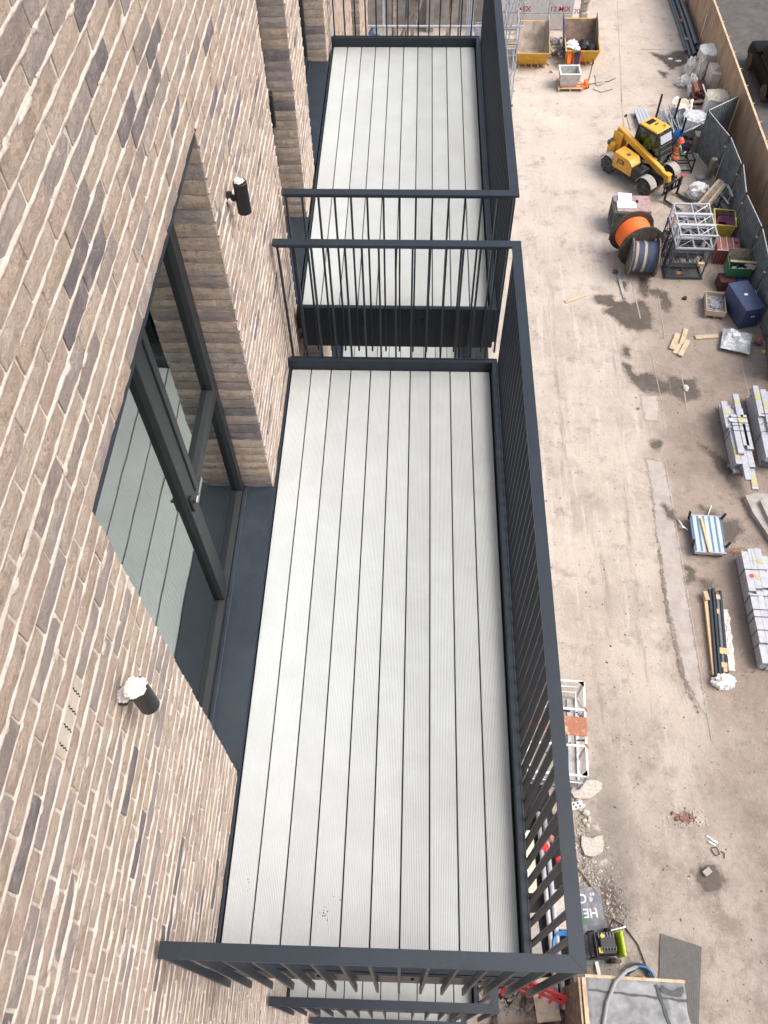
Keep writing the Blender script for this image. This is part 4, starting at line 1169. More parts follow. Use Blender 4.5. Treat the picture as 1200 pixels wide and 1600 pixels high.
# ---- pallets
def pallet(parent, w, d, m=None, z=0.0):
    m = m or M['pallet']
    for k in range(5): b = MB(); b.box((0, -d / 2 + .05 + k * (d - .1) / 4, z + .13), (w, .095, .02)); b.build('deck_slat', m, parent)
    for x in (-w / 2 + .05, 0, w / 2 - .05):
        b = MB(); b.box((x, 0, z + .065), (.09, d, .10)); b.box((x, 0, z + .011), (.1, d, .018)); b.build('bearer', m, parent)
tp = thing('pallet', 'timber pallet carrying the grey mortar tub in front of the skips', 'pallet', (8.56, 40.5, G), R(1)); pallet(tp, 1.2, 1.0)
tb = thing('mortar_tub', 'empty square grey mortar tub standing on a pallet', 'tub', (8.48, 40.5, G + .145), R(1))
o = MB()
def frustum(mb, a0, b0, z0, a1, b1, z1, cap=True, flip=False):
    vs = [(-a0, -b0, z0), (a0, -b0, z0), (a0, b0, z0), (-a0, b0, z0), (-a1, -b1, z1), (a1, -b1, z1), (a1, b1, z1), (-a1, b1, z1)]
    fs = [(0, 1, 5, 4), (1, 2, 6, 5), (2, 3, 7, 6), (3, 0, 4, 7)]
    if cap: fs.append((3, 2, 1, 0))
    if flip: fs = [tuple(reversed(f)) for f in fs]
    mb.add(vs, fs)
frustum(o, .40, .32, 0, .50, .42, .66); frustum(o, .37, .29, .06, .455, .375, .66, True, True); o.build('shell', M['cement_tub'], tb)
o = MB()
for s_ in (-1, 1): o.box((s_ * .485, 0, .665), (.075, .90, .045), bev=.012); o.box((0, s_ * .405, .665), (.90, .07, .044), bev=.012)
o.build('rim', M['white'], tb)
pt = thing('pallet_truck', 'orange hand pallet truck with a black handle under the tub pallet', 'pallet truck', (9.36, 40.35, G), R(90))
o = MB(); o.box((0, 0, .22), (.36, .2, .3), bev=.05); o.box((-.05, .15, .12), (.3, .2, .14), bev=.03); o.build('pump_body', M['hivis'], pt)
o = MB(); o.tube([(.05, -.1, .3), (.12, -.16, 1.25)], .022, 7); o.tube([(-.1, -.16, 1.25), (.32, -.17, 1.25)], .025, 7); o.build('handle', M['black'], pt)
for x in (-.2, .2): o = MB(); o.box((x * .9, .65, .1), (.16, 1.1, .06)); o.build('fork', M['hivis'], pt)
for x in (-.07, .07): o = MB(); o.lathe([(.09, -.03), (.09, .03)], (x, -.08, .09), (1, 0, 0), 14); o.build('wheel', M['rubber'], pt)
b = MB(); b.add([(9.98, 41.6, G + .03), (10.78, 41.5, G + .03), (10.25, 40.6, G + .03), (9.90, 40.5, G + .03)], [(0, 3, 2, 1)]); b.box((10.3, 41.1, G + .012), (.3, .5, .024))
tag(b.build('board_offcut', M['pale_patch']), 'pale flat board offcut on the ground right of the tub pallet', 'board')
b = MB(); b.tube([(9.5, 40.6, G + .03), (10.0, 40.75, G + .03), (10.6, 40.9, G + .03), (10.95, 41.2, G + .03)], .018, 5); b.tube([(9.7, 40.2, G + .03), (10.1, 39.9, G + .03), (10.7, 40.2, G + .03)], .015, 5)
tag(b.build('loose_cable', M['black']), 'black cable trailing on the dust right of the tub pallet', 'cable')

# ---- long grey pipes by the hoarding
lo = [(14.98, .11), (15.24, .11), (15.46, .12), (14.86, .10), (15.12, .30), (15.36, .31), (15.58, .13), (15.25, .47)]
plab = ['leftmost grey pipe on the ground beside the puddle', 'long grey pipe in the bottom row, third from the left', 'long grey pipe in the bottom row, fourth from the left', 'thin grey pipe at the outer left edge of the stack', 'grey pipe in the second layer of the stack, on the left', 'grey pipe in the second layer of the stack, on the right', 'grey pipe lying against the foot of the plywood hoarding', 'topmost grey pipe of the long stack']
for k, (x, z) in enumerate(lo):
    p = MB(); r_ = .085 if k != 3 else .06
    yo = [0, .5, .2, .9, -.3, .4, .1, .8][k] * .6
    vs_ = [(x, 43.1 + yo, G + z), (x + .02, 46, G + z), (x - .03, 50, G + z), (x - .1, 56, G + z)]
    p.tube(vs_, r_, 12, False); p.tube(vs_, r_ * .86, 12, False)
    tag(p.build('pipe', M['pipe_grey'], smooth=True), plab[k], 'pipe', 'long grey pipes by the hoarding')
for k, (x, y_, l) in enumerate(((15.05, 46.4, 'dark red pipe cap on the left of the grey pipe stack'), (15.38, 48.0, 'brown pipe collar on top of the grey pipe stack'), (15.6, 50.2, 'dark red pipe collar beside the hoarding at the top'))):
    p = MB(); p.lathe([(.1, -.12), (.13, -.1), (.13, .1), (.1, .12)], (x, y_, G + (.18 if k == 0 else .42)), (0, 1, 0), 14); tag(p.build('pipe_collar', M['rust'] if k == 1 else M['maroon']), l, 'collar')
b = MB(); b.box((15.15, 44.5, G + .27), (.55, .09, .07)); tag(b.build('timber_batten', M['timber']), 'short pale batten laid across the grey pipes', 'batten')
b = MB(); b.bar((15.55, 44.2, G), (15.45, 43.9, G + 1.8), .05, .02); tag(b.build('pale_lath', M['white']), 'thin pale lath standing by the end of the pipes', 'lath')
for k, (x, y_, l) in enumerate(((14.35, 42.8, 'longer white scrap lying in the puddle by the pipes'), (13.95, 43.0, 'small white scrap in the middle of the top puddle'), (14.9, 42.9, 'white scrap at the end of the pipes'))):
    b = blob((x, y_, G), (.16 - .04 * k, .07, .05), k, .3, 2, 2); tag(b.build('scrap', M['white']), l, 'scrap')

# ---- wrapped pallets by the hoarding
def wrapped(label, x, y_, w, d, h, m, rz=0, kind='wrapped pallet', lid=None):
    t = thing('wrapped_pallet', label, 'pallet', (x, y_, G), rz)
    pallet(t, w, d)
    bm = bmesh.new(); bmesh.ops.create_cube(bm, size=1); bmesh.ops.subdivide_edges(bm, edges=bm.edges[:], cuts=7, use_grid_fill=True)
    for v in bm.verts:
        n = noise.noise(Vector((v.co.x * 3 + x, v.co.y * 3 + y_, v.co.z * 3))) * .03 + noise.noise(Vector((v.co.x * 8 + x, v.co.y * 8, v.co.z * 8))) * .012
        k = 1 + n; v.co = Vector((v.co.x * w * .97 * k, v.co.y * d * .97 * k, v.co.z * h * (1 + n * .5) + h / 2 + .15))
    me = bpy.data.meshes.new('load'); bm.to_mesh(me); bm.free(); me.materials.append(m); link('load', me, t)
    if lid:
        b = blob((0, 0, h + .09), (w * .56, d * .56, .13), 3, .16, 2.5, 4); b.build('cover', lid, t)
    return t
wrapped('white wrapped pallet furthest up beside the hoarding, flat white top', 15.42, 41.45, 1.05, 1.0, 1.15, M['block'], 0, lid=M['wrap_white'])
t = wrapped('tall cream block pallet with broken battens on its top', 15.62, 39.95, 1.05, 1.05, 1.05, M['block'], R(-2))
for p, q in (((-.35, -.2, 1.22), (.1, .25, 1.24)), ((.1, .25, 1.23), (.12, -.2, 1.23)), ((-.4, -.22, 1.22), (.35, -.25, 1.22)), ((.42, .45, 1.22), (.44, -.45, 1.22))): b = MB(); b.bar(p, q, .06, .04); b.build('batten', M['timber'], t)
b = MB(); b.add([(.1, -.5, 1.21), (.5, -.52, 1.21), (.42, -.56, .92), (.22, -.55, .98)], [(0, 3, 2, 1), (0, 1, 2, 3)]); b.build('torn_wrap', M['plastic_bag'], t)
wrapped('cream wrapped pallet against the cross panel of grey hoarding', 15.0, 37.6, .95, .95, 1.05, M['wrap_white'], R(-8), lid=M['block'])
bp_ = thing('brick_pallet', 'stack of dark red bricks between cream pallets', 'bricks', (14.62, 39.3, G))
for k in range(7):
    for j in range(3): b = MB(); b.box((-.2 + j * .2, 0 + .02 * (k % 2), .08 + k * .105), (.19, .95 - .02 * j, .095)); b.build('brick_row', M['maroon_dark'] if (k + j) % 3 else M['rust'], bp_)
for x, y_, s_, sd, l in ((14.72, 41.55, (.32, .42, .55), 1, 'crumpled white plastic sheet nearest the end of the pipes'), (15.0, 41.0, (.22, .35, .8), 5, 'plastic sheet hanging down beside the white pallet'), (14.2, 40.6, (.34, .26, .30), 2, 'low dirty plastic bundle at the left of the pallets'),
                       (14.42, 39.9, (.18, .5, .6), 3, 'long plastic wrapped stack standing left of the dark bricks')):
    tag(blob((x, y_, G), s_, sd, .34, 2.2, 4, sharp=False).build('plastic_bundle', M['plastic_bag']), l, 'plastic bundle')
b = MB(); b.bar((14.35, 38.6, G + .35), (14.62, 38.0, G + .7), .5, .05); tag(b.build('pink_board', mat('pink_board', (.36, .25, .22), .8, 0, .15, 6)), 'pinkish board tilted on the rubble by the cream pallets', 'board')
b = MB(); b.bar((14.62, 39.0, G + .95), (14.72, 38.2, G + .8), .05, .04); tag(b.build('white_batten', M['white']), 'thin white batten leaning over the pinkish board', 'batten')

# ---- heap behind the telehandler
wb = thing('aluminium_boards', 'pale aluminium scaffold boards lying behind the yellow loader', 'boards', (11.78, 37.2, G), R(4))
for k in range(4): b = MB(); b.box((-.24 + k * .155, .04 * (k % 2), .22), (.14, 1.8, .05), bev=.006); b.build('board', M['alu'], wb)
b = MB(); b.box((0, .6, .1), (.7, .1, .18)); b.box((0, -.6, .1), (.7, .1, .18)); b.build('bearer', M['timber_old'], wb)
for (x, y_, hh, l) in ((12.15, 36.75, 1.75, 'taller black post with a square foot behind the aluminium boards'), (12.05, 35.4, 1.1, 'short black post just behind the loader cab'), (13.0, 36.7, 1.6, 'black stillage post standing in the tube heap'), (13.15, 35.55, 1.35, 'black stillage post right of the tube heap')):
    t = thing('black_post', l, 'post', (x, y_, G)); b = MB(); b.box((0, 0, hh / 2), (.08, .08, hh)); b.build('upright', M['black'], t); b = MB(); b.box((0, 0, .5 if hh > 1.7 else .03), (.3, .25, .06)); b.build('foot', M['black'], t)
rt = random.Random(2)
for k in range(14):
    x, y_ = 12.45 + (k % 7) * .13 + rt.uniform(-.05, .05), 36.5 + rt.uniform(-.2, .2); a = rt.uniform(-.35, .35) + .1
    z = .15 + .09 * (k // 4) + rt.uniform(0, .1)
    b = MB(); b.tube([(x - math.sin(a) * .9, y_ + .95, G + z + .3), (x + math.sin(a) * .9, y_ - .95, G + z)], .03, 6)
    tag(b.build('tube', M['galv'] if k % 3 else M['alu']), 'galvanised tube in the loose heap behind the loader cab', 'tube', 'loose tubes behind the loader')
for k in range(6):
    x, y_ = 12.4 + rt.uniform(0, .9), 36.2 + rt.uniform(-.5, .5)
    b = MB(); b.box((x, y_, G + .12 + .06 * k), (.1 + .3 * (k % 2), .25, .1), rz=rt.uniform(0, 3)); tag(b.build('bracket', M['darksteel']), 'dark steel bracket among the loose tubes', 'bracket', 'brackets among the tubes')
bb = thing('bulk_bag', 'open white bulk bag of yellow sand behind the tube heap', 'bulk bag', (13.42, 37.45, G))
o = blob((0, 0, 0), (.50, .48, .62), 3, .22, 2.2, 4); o.build('bag', M['wrap_white'], bb); o = MB(); o.lathe([(.02, 0), (.36, .0), (.40, .05)], (0, 0, .86), n=20); o.build('sand', M['timber'], bb)
o = MB(); pts_ = []
for q in range(25):
    a = 2 * math.pi * q / 24; k_ = 1 + .16 * abs(math.sin(2 * a)) + .07 * math.sin(5 * a)
    pts_.append((.40 * k_ * math.cos(a), .40 * k_ * math.sin(a), .88 + .07 * math.sin(3 * a + 1) + .03 * math.sin(7 * a)))
o.tube(pts_, [.06 + .02 * math.sin(q * 1.7) for q in range(25)], 8, False); o.build('rim', M['wrap_white'], bb)
t = wrapped('clear wrapped pallet with a silvery cover beside the bulk bag', 13.85, 36.45, .95, .95, .72, M['wrap'], R(-18), lid=M['wrap'])
b = MB(); b.bar((13.3, 36.1, G + .25), (13.75, 35.6, G + .9), .6, .04); tag(b.build('leaning_sheet', M['wrap_white']), 'white sheet leaning below the clear wrapped pallet', 'sheet')
tag(blob((13.05, 35.65, G + .3), (.22, .2, .28), 7, .4, 2.5).build('blue_sheet', M['hose_blue']), 'crumpled bright blue sheet behind the worker', 'sheet')
tag(blob((13.3, 35.3, G), (.35, .22, .22), 9, .4, 2.5).build('dark_blue_sheet', M['blue']), 'dark blue bundle on the ground behind the worker', 'bundle')
t = thing('timber_box', 'weathered timber box with a pale lid against the grey panel', 'box', (13.85, 35.2, G)); b = MB(); b.box((0, 0, .38), (.34, .4, .76), bev=.01); b.build('body', M['timber_old'], t); b = MB(); b.box((0, 0, .79), (.36, .42, .05), bev=.01); b.build('lid', M['concrete'], t)
# ================================================================== yellow loader
TH = thing('telehandler', 'yellow telescopic loader with its boom lowered and a driver in the cab', 'loader', (10.95, 33.22, G), R(-50))
# local axes: +x forward, +y the machine's left (the cab side)
b = MB(); b.box((0, 0, .52), (2.9, .74, .34), bev=.03); b.box((-.1, -.62, .42), (1.3, .42, .12), bev=.02); b.box((-.1, .62, .42), (1.3, .42, .12), bev=.02); b.build('chassis', M['black'], TH)
for sx in (-1.08, 1.08):
    for sy in (-.78, .78):
        w = MB(); w.lathe([(.2, -.14), (.31, -.145), (.37, -.10), (.37, .10), (.31, .145), (.2, .14)], (sx, sy, .37), (0, 1, 0), 24); wo = w.build('wheel', M['rubber'], TH)
        s_ = 1 if sy > 0 else -1
        w = MB(); w.lathe([(.205, 0), (.20, .13), (.13, .14), (.12, .09), (.05, .10)] if s_ > 0 else [(.05, -.10), (.12, -.09), (.13, -.14), (.20, -.13), (.205, 0)], (sx, sy, .37), (0, 1, 0), 18); w.build('rim', M['galv'], wo)
        w = MB()
        for k in range(18):
            a = 2 * math.pi * k / 18
            w.box((sx + .368 * math.cos(a), sy, .37 + .368 * math.sin(a)), (.04, .27, .03), M=Matrix.Rotation(-a, 4, 'Y') @ Matrix.Rotation(R(25 if k % 2 else -25), 4, 'X'))
        tag(w.build('tread', M['rubber'], wo), kind='stuff')
        f = MB(); vs = []; fs = []; n = 9
        for k in range(n):
            a = R(8 + 150 * k / (n - 1)) if sx < 0 else R(20 + 150 * k / (n - 1))
            for yy in (-.19, .19):
                for rr_ in (.45, .472): vs.append((sx + rr_ * math.cos(a), sy + yy, .38 + rr_ * math.sin(a)))
        for k in range(n - 1):
            q = k * 4; fs += [(q, q + 4, q + 6, q + 2), (q + 1, q + 3, q + 7, q + 5), (q, q + 1, q + 5, q + 4), (q + 2, q + 6, q + 7, q + 3)]
        f.add(vs, fs); f.build('mudguard', M['concrete'], TH)
# engine hood on the right
h = MB(); pr = [(-.78, .52), (.28, .52), (.28, .98), (.05, 1.16), (-.78, 1.20)]
h.add([(x, -.95, z) for x, z in pr] + [(x, -.36, z + .03) for x, z in pr], [(0, 1, 2, 3, 4), (9, 8, 7, 6, 5)] + [(i, 5 + i, 5 + (i + 1) % 5, (i + 1) % 5) for i in range(5)]); ho = h.build('engine_hood', M['yellow'], TH)
o = MB(); o.lathe([(.02, .0), (.09, .0), (.09, .012), (.06, .016)], (-.25, -.66, 1.19), n=18); o.build('filler_cap', M['darksteel'], ho)
link('logo', text_mesh('JCB', .27, M['black'], .003, .006), ho, (-.36, -.954, .90), (R(90), 0, 0))
b = MB(); b.box((.54, -.66, .74), (.50, .58, .46), bev=.02); b.build('battery_box', M['black'], TH)
b = MB(); b.tube([(.45, -.62, .9), (.45, -.62, 1.22)], .04, 8); b.tube([(.45, -.62, 1.22), (.42, -.70, 1.3)], .035, 8); b.build('exhaust', M['black'], TH)
b = MB()
for k in range(7): b.tube([(.35 + .06 * k, -.7, .88), (.5 + .05 * k, -.55, 1.0 + .02 * (k % 3)), (.7, -.4, .85)], .018, 5)
tag(b.build('hose', M['darksteel'], TH), kind='stuff')
# rear counterweight and boom pivot tower
b = MB(); b.box((-1.42, .0, .85), (.36, 1.1, .62), bev=.08); b.build('counterweight', M['yellow'], TH)
b = MB(); b.box((-1.28, -.30, 1.18), (.5, .06, .85), bev=.01); b.box((-1.28, .04, 1.18), (.5, .06, .85), bev=.01); b.build('boom_tower', M['yellow'], TH)
b = MB(); b.box((-1.5, -.48, 1.15), (.12, .3, .22), bev=.03); b.build('rear_lamp', M['darksteel'], TH)
b = MB(); b.bar((-1.45, -.13, 1.66), (1.28, -.13, .92), .27, .215, up=(0, 1, 0), bev=.02); bo = b.build('boom', M['yellow'], TH)
b = MB(); b.bar((.9, -.13, 1.02), (1.70, -.13, .80), .21, .17, up=(0, 1, 0), bev=.015); b.build('inner_boom', M['yellow'], bo)
b = MB(); b.bar((1.58, -.13, .95), (1.74, -.13, .38), .26, .24, up=(0, 1, 0), bev=.04); b.box((1.60, -.13, .96), (.26, .28, .10), bev=.02); b.build('boom_head', M['yellow'], bo)
b = MB(); b.tube([(-1.1, .08, 1.50), (.5, .06, 1.02)], .05, 8); b.tube([(-.2, -.13, .75), (.75, -.13, 1.05)], .06, 8); b.build('ram', M['wrap_white'], bo)
# cab on the left
ca = MB()
C0 = [(-.66, .10, .62), (.66, .10, .62), (.84, .10, 1.25), (.50, .10, 2.10), (-.60, .10, 2.14)]
y0, y1 = .06, .92
for yy in (y0, y1):
    P_ = [(x, yy, z) for x, _, z in C0]
    for i in range(5): ca.bar(P_[i], P_[(i + 1) % 5], .055, .055, up=(0, 1, 0))
for (x, _, z) in C0: ca.bar((x, y0, z), (x, y1, z), .05, .05)
co = ca.build('cab', M['black'], TH)
g_ = MB()
for yy in (y0 + .01, y1 - .01): g_.add([(x, yy, z) for x, _, z in C0], [(0, 1, 2, 3, 4), (4, 3, 2, 1, 0)])
for i in (1, 2, 4):
    a, c = C0[i], C0[(i + 1) % 5]
    g_.add([(a[0], y0, a[2]), (a[0], y1, a[2]), (c[0], y1, c[2]), (c[0], y0, c[2])], [(0, 1, 2, 3), (3, 2, 1, 0)])
def thin_glass():
    m, N, L, B = nodes_of('clear_cab_glass'); out = N['Material Output']; N.remove(B)
    tr = N.new('ShaderNodeBsdfTransparent'); tr.inputs['Color'].default_value = (.42, .52, .48, 1)
    gl = N.new('ShaderNodeBsdfGlossy'); gl.inputs['Roughness'].default_value = .05
    fr_ = N.new('ShaderNodeFresnel'); fr_.inputs['IOR'].default_value = 1.3
    mx = N.new('ShaderNodeMixShader'); L.new(fr_.outputs[0], mx.inputs[0]); L.new(tr.outputs[0], mx.inputs[1]); L.new(gl.outputs[0], mx.inputs[2]); L.new(mx.outputs[0], out.inputs['Surface'])
    return m
M['clear'] = thin_glass()
g_.build('window', M['clear'], co)
b = MB(); b.box((-.10, .49, 2.18), (1.02, .86, .09), bev=.03); ro = b.build('roof', M['yellow'], co)
b = MB(); b.box((-.35, .50, 2.230), (.24, .46, .012)); b.box((-.08, .55, 2.229), (.07, .2, .012)); b.build('roof_window', M['car_glass'], co)
b = MB(); b.lathe([(.06, 0), (.055, .09), (.03, .12)], (.24, .72, 2.22), n=12); b.build('beacon', M['bin_yellow'], co)
b = MB()
for k in range(8): yy = .16 + k * .09; b.tube([(.865, yy, 1.26), (.535, yy, 2.08)], .010, 5)
for k in range(5): f_ = k / 4; b.tube([(.865 - .33 * f_, .10, 1.26 + .82 * f_), (.865 - .33 * f_, .88, 1.26 + .82 * f_)], .009, 5)
tag(b.build('screen_guard', M['darksteel'], co), kind='stuff')
b = MB(); b.box((.60, .49, 1.93), (.34, .70, .02), M=Matrix.Rotation(R(66), 4, 'Y')); b.build('screen_reflection', M['galv'], co)  # pale panel added for the reflection on the upper windscreen
b = MB(); b.box((-.35, .48, .85), (.35, .45, .12), bev=.03); b.box((-.52, .48, 1.15), (.1, .42, .55), bev=.03); b.build('seat', M['black'], co)
b = MB(); b.tube([(-.9, -.05, 1.75), (-1.35, .1, 2.1), (-1.5, .25, 2.05)], .014, 5); b.box((-1.55, .28, 2.02), (.06, .16, .12), bev=.02); b.build('mirror', M['black'], TH)
# fork carriage
cg = MB(); cg.box((1.95, -.1, .42), (.07, 1.25, .08)); cg.box((1.95, -.1, .78), (.07, 1.25, .08))
for k in range(7): cg.box((1.96, -.66 + k * .187, .60), (.04, .05, .34))
cg.box((1.80, -.13, .55), (.26, .35, .3), bev=.03); co2 = cg.build('carriage', M['black'], TH)
for yy in (-.5, .3):
    f = MB(); f.box((2.02, yy, .45), (.05, .11, .75)); f.box((2.50, yy, .09), (.95, .11, .045)); f.build('fork', M['black'], co2)
b = MB(); b.box((1.97, .45, .86), (.1, .2, .12), bev=.02); b.build('red_lamp', M['red'], TH)

# ================================================================== people
def skin_body(name, joints, edges, root, mats_, pick, parent, sub=2):
    me = bpy.data.meshes.new(name); me.from_pydata([j[0] for j in joints], edges, [])
    o = bpy.data.objects.new(name, me); COL.objects.link(o)
    sk = o.modifiers.new('skin', 'SKIN')
    for i, j in enumerate(joints):
        r = j[1]; me.skin_vertices[0].data[i].radius = (r, r) if not isinstance(r, tuple) else r
    me.skin_vertices[0].data[root].use_root = True
    o.modifiers.new('sub', 'SUBSURF').levels = sub
    dg = bpy.context.evaluated_depsgraph_get()
    m2 = bpy.data.meshes.new_from_object(o.evaluated_get(dg))
    bpy.data.objects.remove(o); bpy.data.meshes.remove(me)
    m2.materials.clear()
    for m_ in mats_: m2.materials.append(m_)
    m2.polygons.foreach_set('material_index', [pick(p.center) for p in m2.polygons])
    m2.polygons.foreach_set('use_smooth', [True] * len(m2.polygons))
    return link(name, m2, parent)
wk = thing('person', 'person in an orange hi-vis vest and red-orange helmet standing beside the loader cab', 'person', (12.40, 33.25, G), R(-70))
J = [((0, 0, .95), (.15, .12)), ((0, .0, 1.20), (.155, .115)), ((0, .01, 1.40), (.165, .11)), ((0, .03, 1.50), (.06, .06)), ((0, .05, 1.60), (.085, .095)), ((0, .055, 1.70), (.08, .09)),
     ((.19, .0, 1.41), .06), ((.25, .06, 1.18), .048), ((.16, .26, 1.12), .038), ((.10, .36, 1.14), .028), ((-.19, .0, 1.41), .06), ((-.27, .02, 1.17), .048), ((-.20, .22, 1.06), .038), ((-.15, .32, 1.06), .028),
     ((.10, 0, .86), .095), ((.11, .04, .50), .065), ((.11, 0, .12), .048), ((.11, .06, .05), .042), ((.11, .17, .04), .035), ((-.10, 0, .86), .095), ((-.12, .02, .50), .065), ((-.13, -.04, .12), .048), ((-.13, .02, .05), .042), ((-.13, .13, .04), .035),
     ((.06, .41, 1.15), .012), ((.085, .42, 1.13), .011), ((-.12, .37, 1.07), .012), ((-.15, .38, 1.05), .011)]
E_ = [(0, 1), (1, 2), (2, 3), (3, 4), (4, 5), (2, 6), (6, 7), (7, 8), (8, 9), (2, 10), (10, 11), (11, 12), (12, 13), (0, 14), (14, 15), (15, 16), (16, 17), (17, 18), (0, 19), (19, 20), (20, 21), (21, 22), (22, 23), (9, 24), (9, 25), (13, 26), (13, 27)]
def wpick(c):
    if c.z < .10: return 3
    if c.z < .93: return 2
    if c.z > 1.47 and abs(c.x) < .12: return 0
    if abs(c.x) > .20 or c.y > .16: return 0 if (c.y > .30) else 1
    return 1
skin_body('body', J, E_, 0, [M['skin'], M['sleeve'], M['denim'], M['black']], wpick, wk)
v = MB()
vs = []; n = 16
for (z, a, c_) in ((.88, .205, .165), (1.0, .20, .16), (1.2, .20, .155), (1.36, .215, .15), (1.46, .12, .12)):
    for k in range(n): an = 2 * math.pi * k / n; vs.append((a * math.cos(an), .01 + c_ * math.sin(an), z))
v.add(vs, [(i * n + k, i * n + (k + 1) % n, (i + 1) * n + (k + 1) % n, (i + 1) * n + k) for i in range(4) for k in range(n)]); v.build('hi_vis_vest', M['hivis'], wk, smooth=True)
s_ = MB()
for z in (1.02, 1.2): s_.lathe([(.206, -.022), (.208, .022)], (0, 0, z), n=20)
for i in range(len(s_.v)): p = s_.v[i]; s_.v[i] = (p[0], .01 + p[1] * .79, p[2])
s_.f = [f for f in s_.f if len(f) == 4]; s_.m = [0] * len(s_.f)
s_.build('reflective_band', M['wrap_white'], wk)
hm = MB(); hm.lathe([(.155, -.02), (.150, .0), (.125, .0), (.122, .05), (.10, .10), (.055, .135), (.01, .145)], (0, .05, 1.675), n=20)
hm.add([(-.09, .16, 1.668), (.09, .16, 1.668), (.06, .24, 1.655), (-.06, .24, 1.655)], [(0, 1, 2, 3), (3, 2, 1, 0)]); hm.build('helmet', M['helmet'], wk, smooth=True)
fc = MB(); fc.box((0, .148, 1.615), (.022, .03, .04), bev=.008); fc.build('nose', M['skin'], wk)
# driver
_h = R(-50)
_o = Vector((10.95, 33.22, G)) + Matrix.Rotation(_h, 3, 'Z') @ Vector((-.34, .48, .12))
dr = thing('person', 'driver in a lime green hi-vis jacket seated inside the loader cab', 'person', _o, _h - math.pi / 2)
J2 = [((0, 0, .86), (.15, .13)), ((0, .0, 1.10), (.16, .12)), ((0, .02, 1.30), (.165, .11)), ((0, .04, 1.40), .055), ((0, .06, 1.50), (.08, .09)), ((0, .06, 1.60), (.078, .088)), ((.19, .02, 1.31), .06), ((.25, .12, 1.08), .05), ((.16, .34, 1.06), .038), ((.12, .42, 1.08), .03),
      ((-.19, .02, 1.31), .06), ((-.25, .12, 1.08), .05), ((-.16, .34, 1.06), .038), ((-.12, .42, 1.08), .03), ((.11, .10, .84), .09), ((.12, .46, .86), .068), ((.12, .55, .50), .05), ((.12, .66, .46), .04), ((-.11, .10, .84), .09), ((-.12, .46, .86), .068), ((-.12, .55, .50), .05), ((-.12, .66, .46), .04)]
E2 = [(0, 1), (1, 2), (2, 3), (3, 4), (4, 5), (2, 6), (6, 7), (7, 8), (8, 9), (2, 10), (10, 11), (11, 12), (12, 13), (0, 14), (14, 15), (15, 16), (16, 17), (0, 18), (18, 19), (19, 20), (20, 21)]
skin_body('body', J2, E2, 0, [M['skin'], M['hivis_green'], M['denim']], lambda c: 0 if (c.z > 1.37 and abs(c.x) < .12) or c.y > .38 and c.z > .98 else (1 if c.z > .93 else 2), dr)
b = MB(); b.lathe([(.10, -.02), (.10, .03), (.075, .075), (.01, .09)], (0, .05, 1.58), n=16); b.build('hair', M['black'], dr, smooth=True)

# ---- things around the worker
st = thing('stillage', 'low black steel stillage frame on the ground right of the worker', 'stillage', (12.95, 34.0, G), R(2))
for x in (-.42, .42):
    for yy in (-.55, .55): b = MB(); b.box((x, yy, .35), (.06, .06, .7)); b.build('leg', M['black'], st)
b = MB()
for z in (.12, .62):
    for yy in (-.55, 0.0, .55): b.bar((-.42, yy, z), (.42, yy, z), .05, .05)
    for x in (-.42, .42): b.bar((x, -.55, z), (x, .55, z), .05, .05)
b.build('frame', M['black'], st)
tb_ = thing('timber_post', 'short square timber post standing upright against the grey panel', 'post', (14.1, 33.1, G)); b = MB(); b.box((0, 0, .46), (.22, .22, .92), rz=.2, bev=.01); b.build('post', M['timber_old'], tb_); b = MB(); b.box((0, 0, .935), (.2, .2, .03), rz=.2); b.build('sawn_top', M['timber'], tb_)
tag(blob((13.75, 33.05, G), (.2, .16, .1), 3, .3).build('small_sack', M['concrete']), 'small grey sack at the foot of the timber post', 'sack')
lb = [(.0, 0), (.10, .02), (.19, .0), (.28, .04)]
for k in range(5):
    o_ = k * .085
    b = MB(); b.bar((12.95 + o_, 30.35 - o_ * .9, G + .55 + .02 * (k % 2)), (13.95 + o_ * .6, 31.45 - o_, G + 1.05 + .03 * (k % 3)), .10, .05)
    tag(b.build('timber_board', M['timber_old'] if k % 3 else M['timber']), ['left edge board of the leaning stack', 'second board of the leaning stack from the left', 'middle board of the leaning stack', 'fourth board of the leaning stack from the left', 'pale right edge board of the leaning stack'][k] + ' above the lattice sections', 'board', 'boards leaning by the white bag')
tag(blob((13.35, 31.75, G), (.46, .34, .42), 12, .26, 2.2, 4).build('white_bag', M['wrap_white']), 'crumpled white bag with red print beside the leaning boards', 'bag')
tag(blob((13.42, 31.60, G + .47), (.05, .10, .04), 2, .4, 2.2, 2).build('red_print', M['red']), 'red scrap lying on the crumpled white bag', 'scrap')
b = MB(); b.bar((12.35, 31.9, G + .04), (13.1, 31.6, G + .04), .16, .05); tag(b.build('plank', M['timber']), 'pale plank lying between the loader forks and the white bag', 'plank')
af = thing('scrap_heap', 'tangled aluminium frames between the leaning boards and the grey panels', 'frames', (14.05, 30.7, G))
for k in range(9):
    a = rt.uniform(0, 3.1); z = .1 + .1 * k; p = Vector((.32 * math.cos(a), .55 * math.sin(a), z)); q = Vector((-.32 * math.cos(a), -.55 * math.sin(a), z + rt.uniform(-.1, .15)))
    b = MB(); b.bar(p, q, .07, .03); b.build('bar', M['alu'] if k % 2 else M['darksteel'], af)
b = MB(); b.box((.25, .1, .98), (.08, .75, .06), rz=.1); b.build('bright_bar', M['alu'], af)
b = MB(); b.box((-.3, -.6, .6), (.07, .07, 1.2)); b.build('black_upright', M['black'], af)

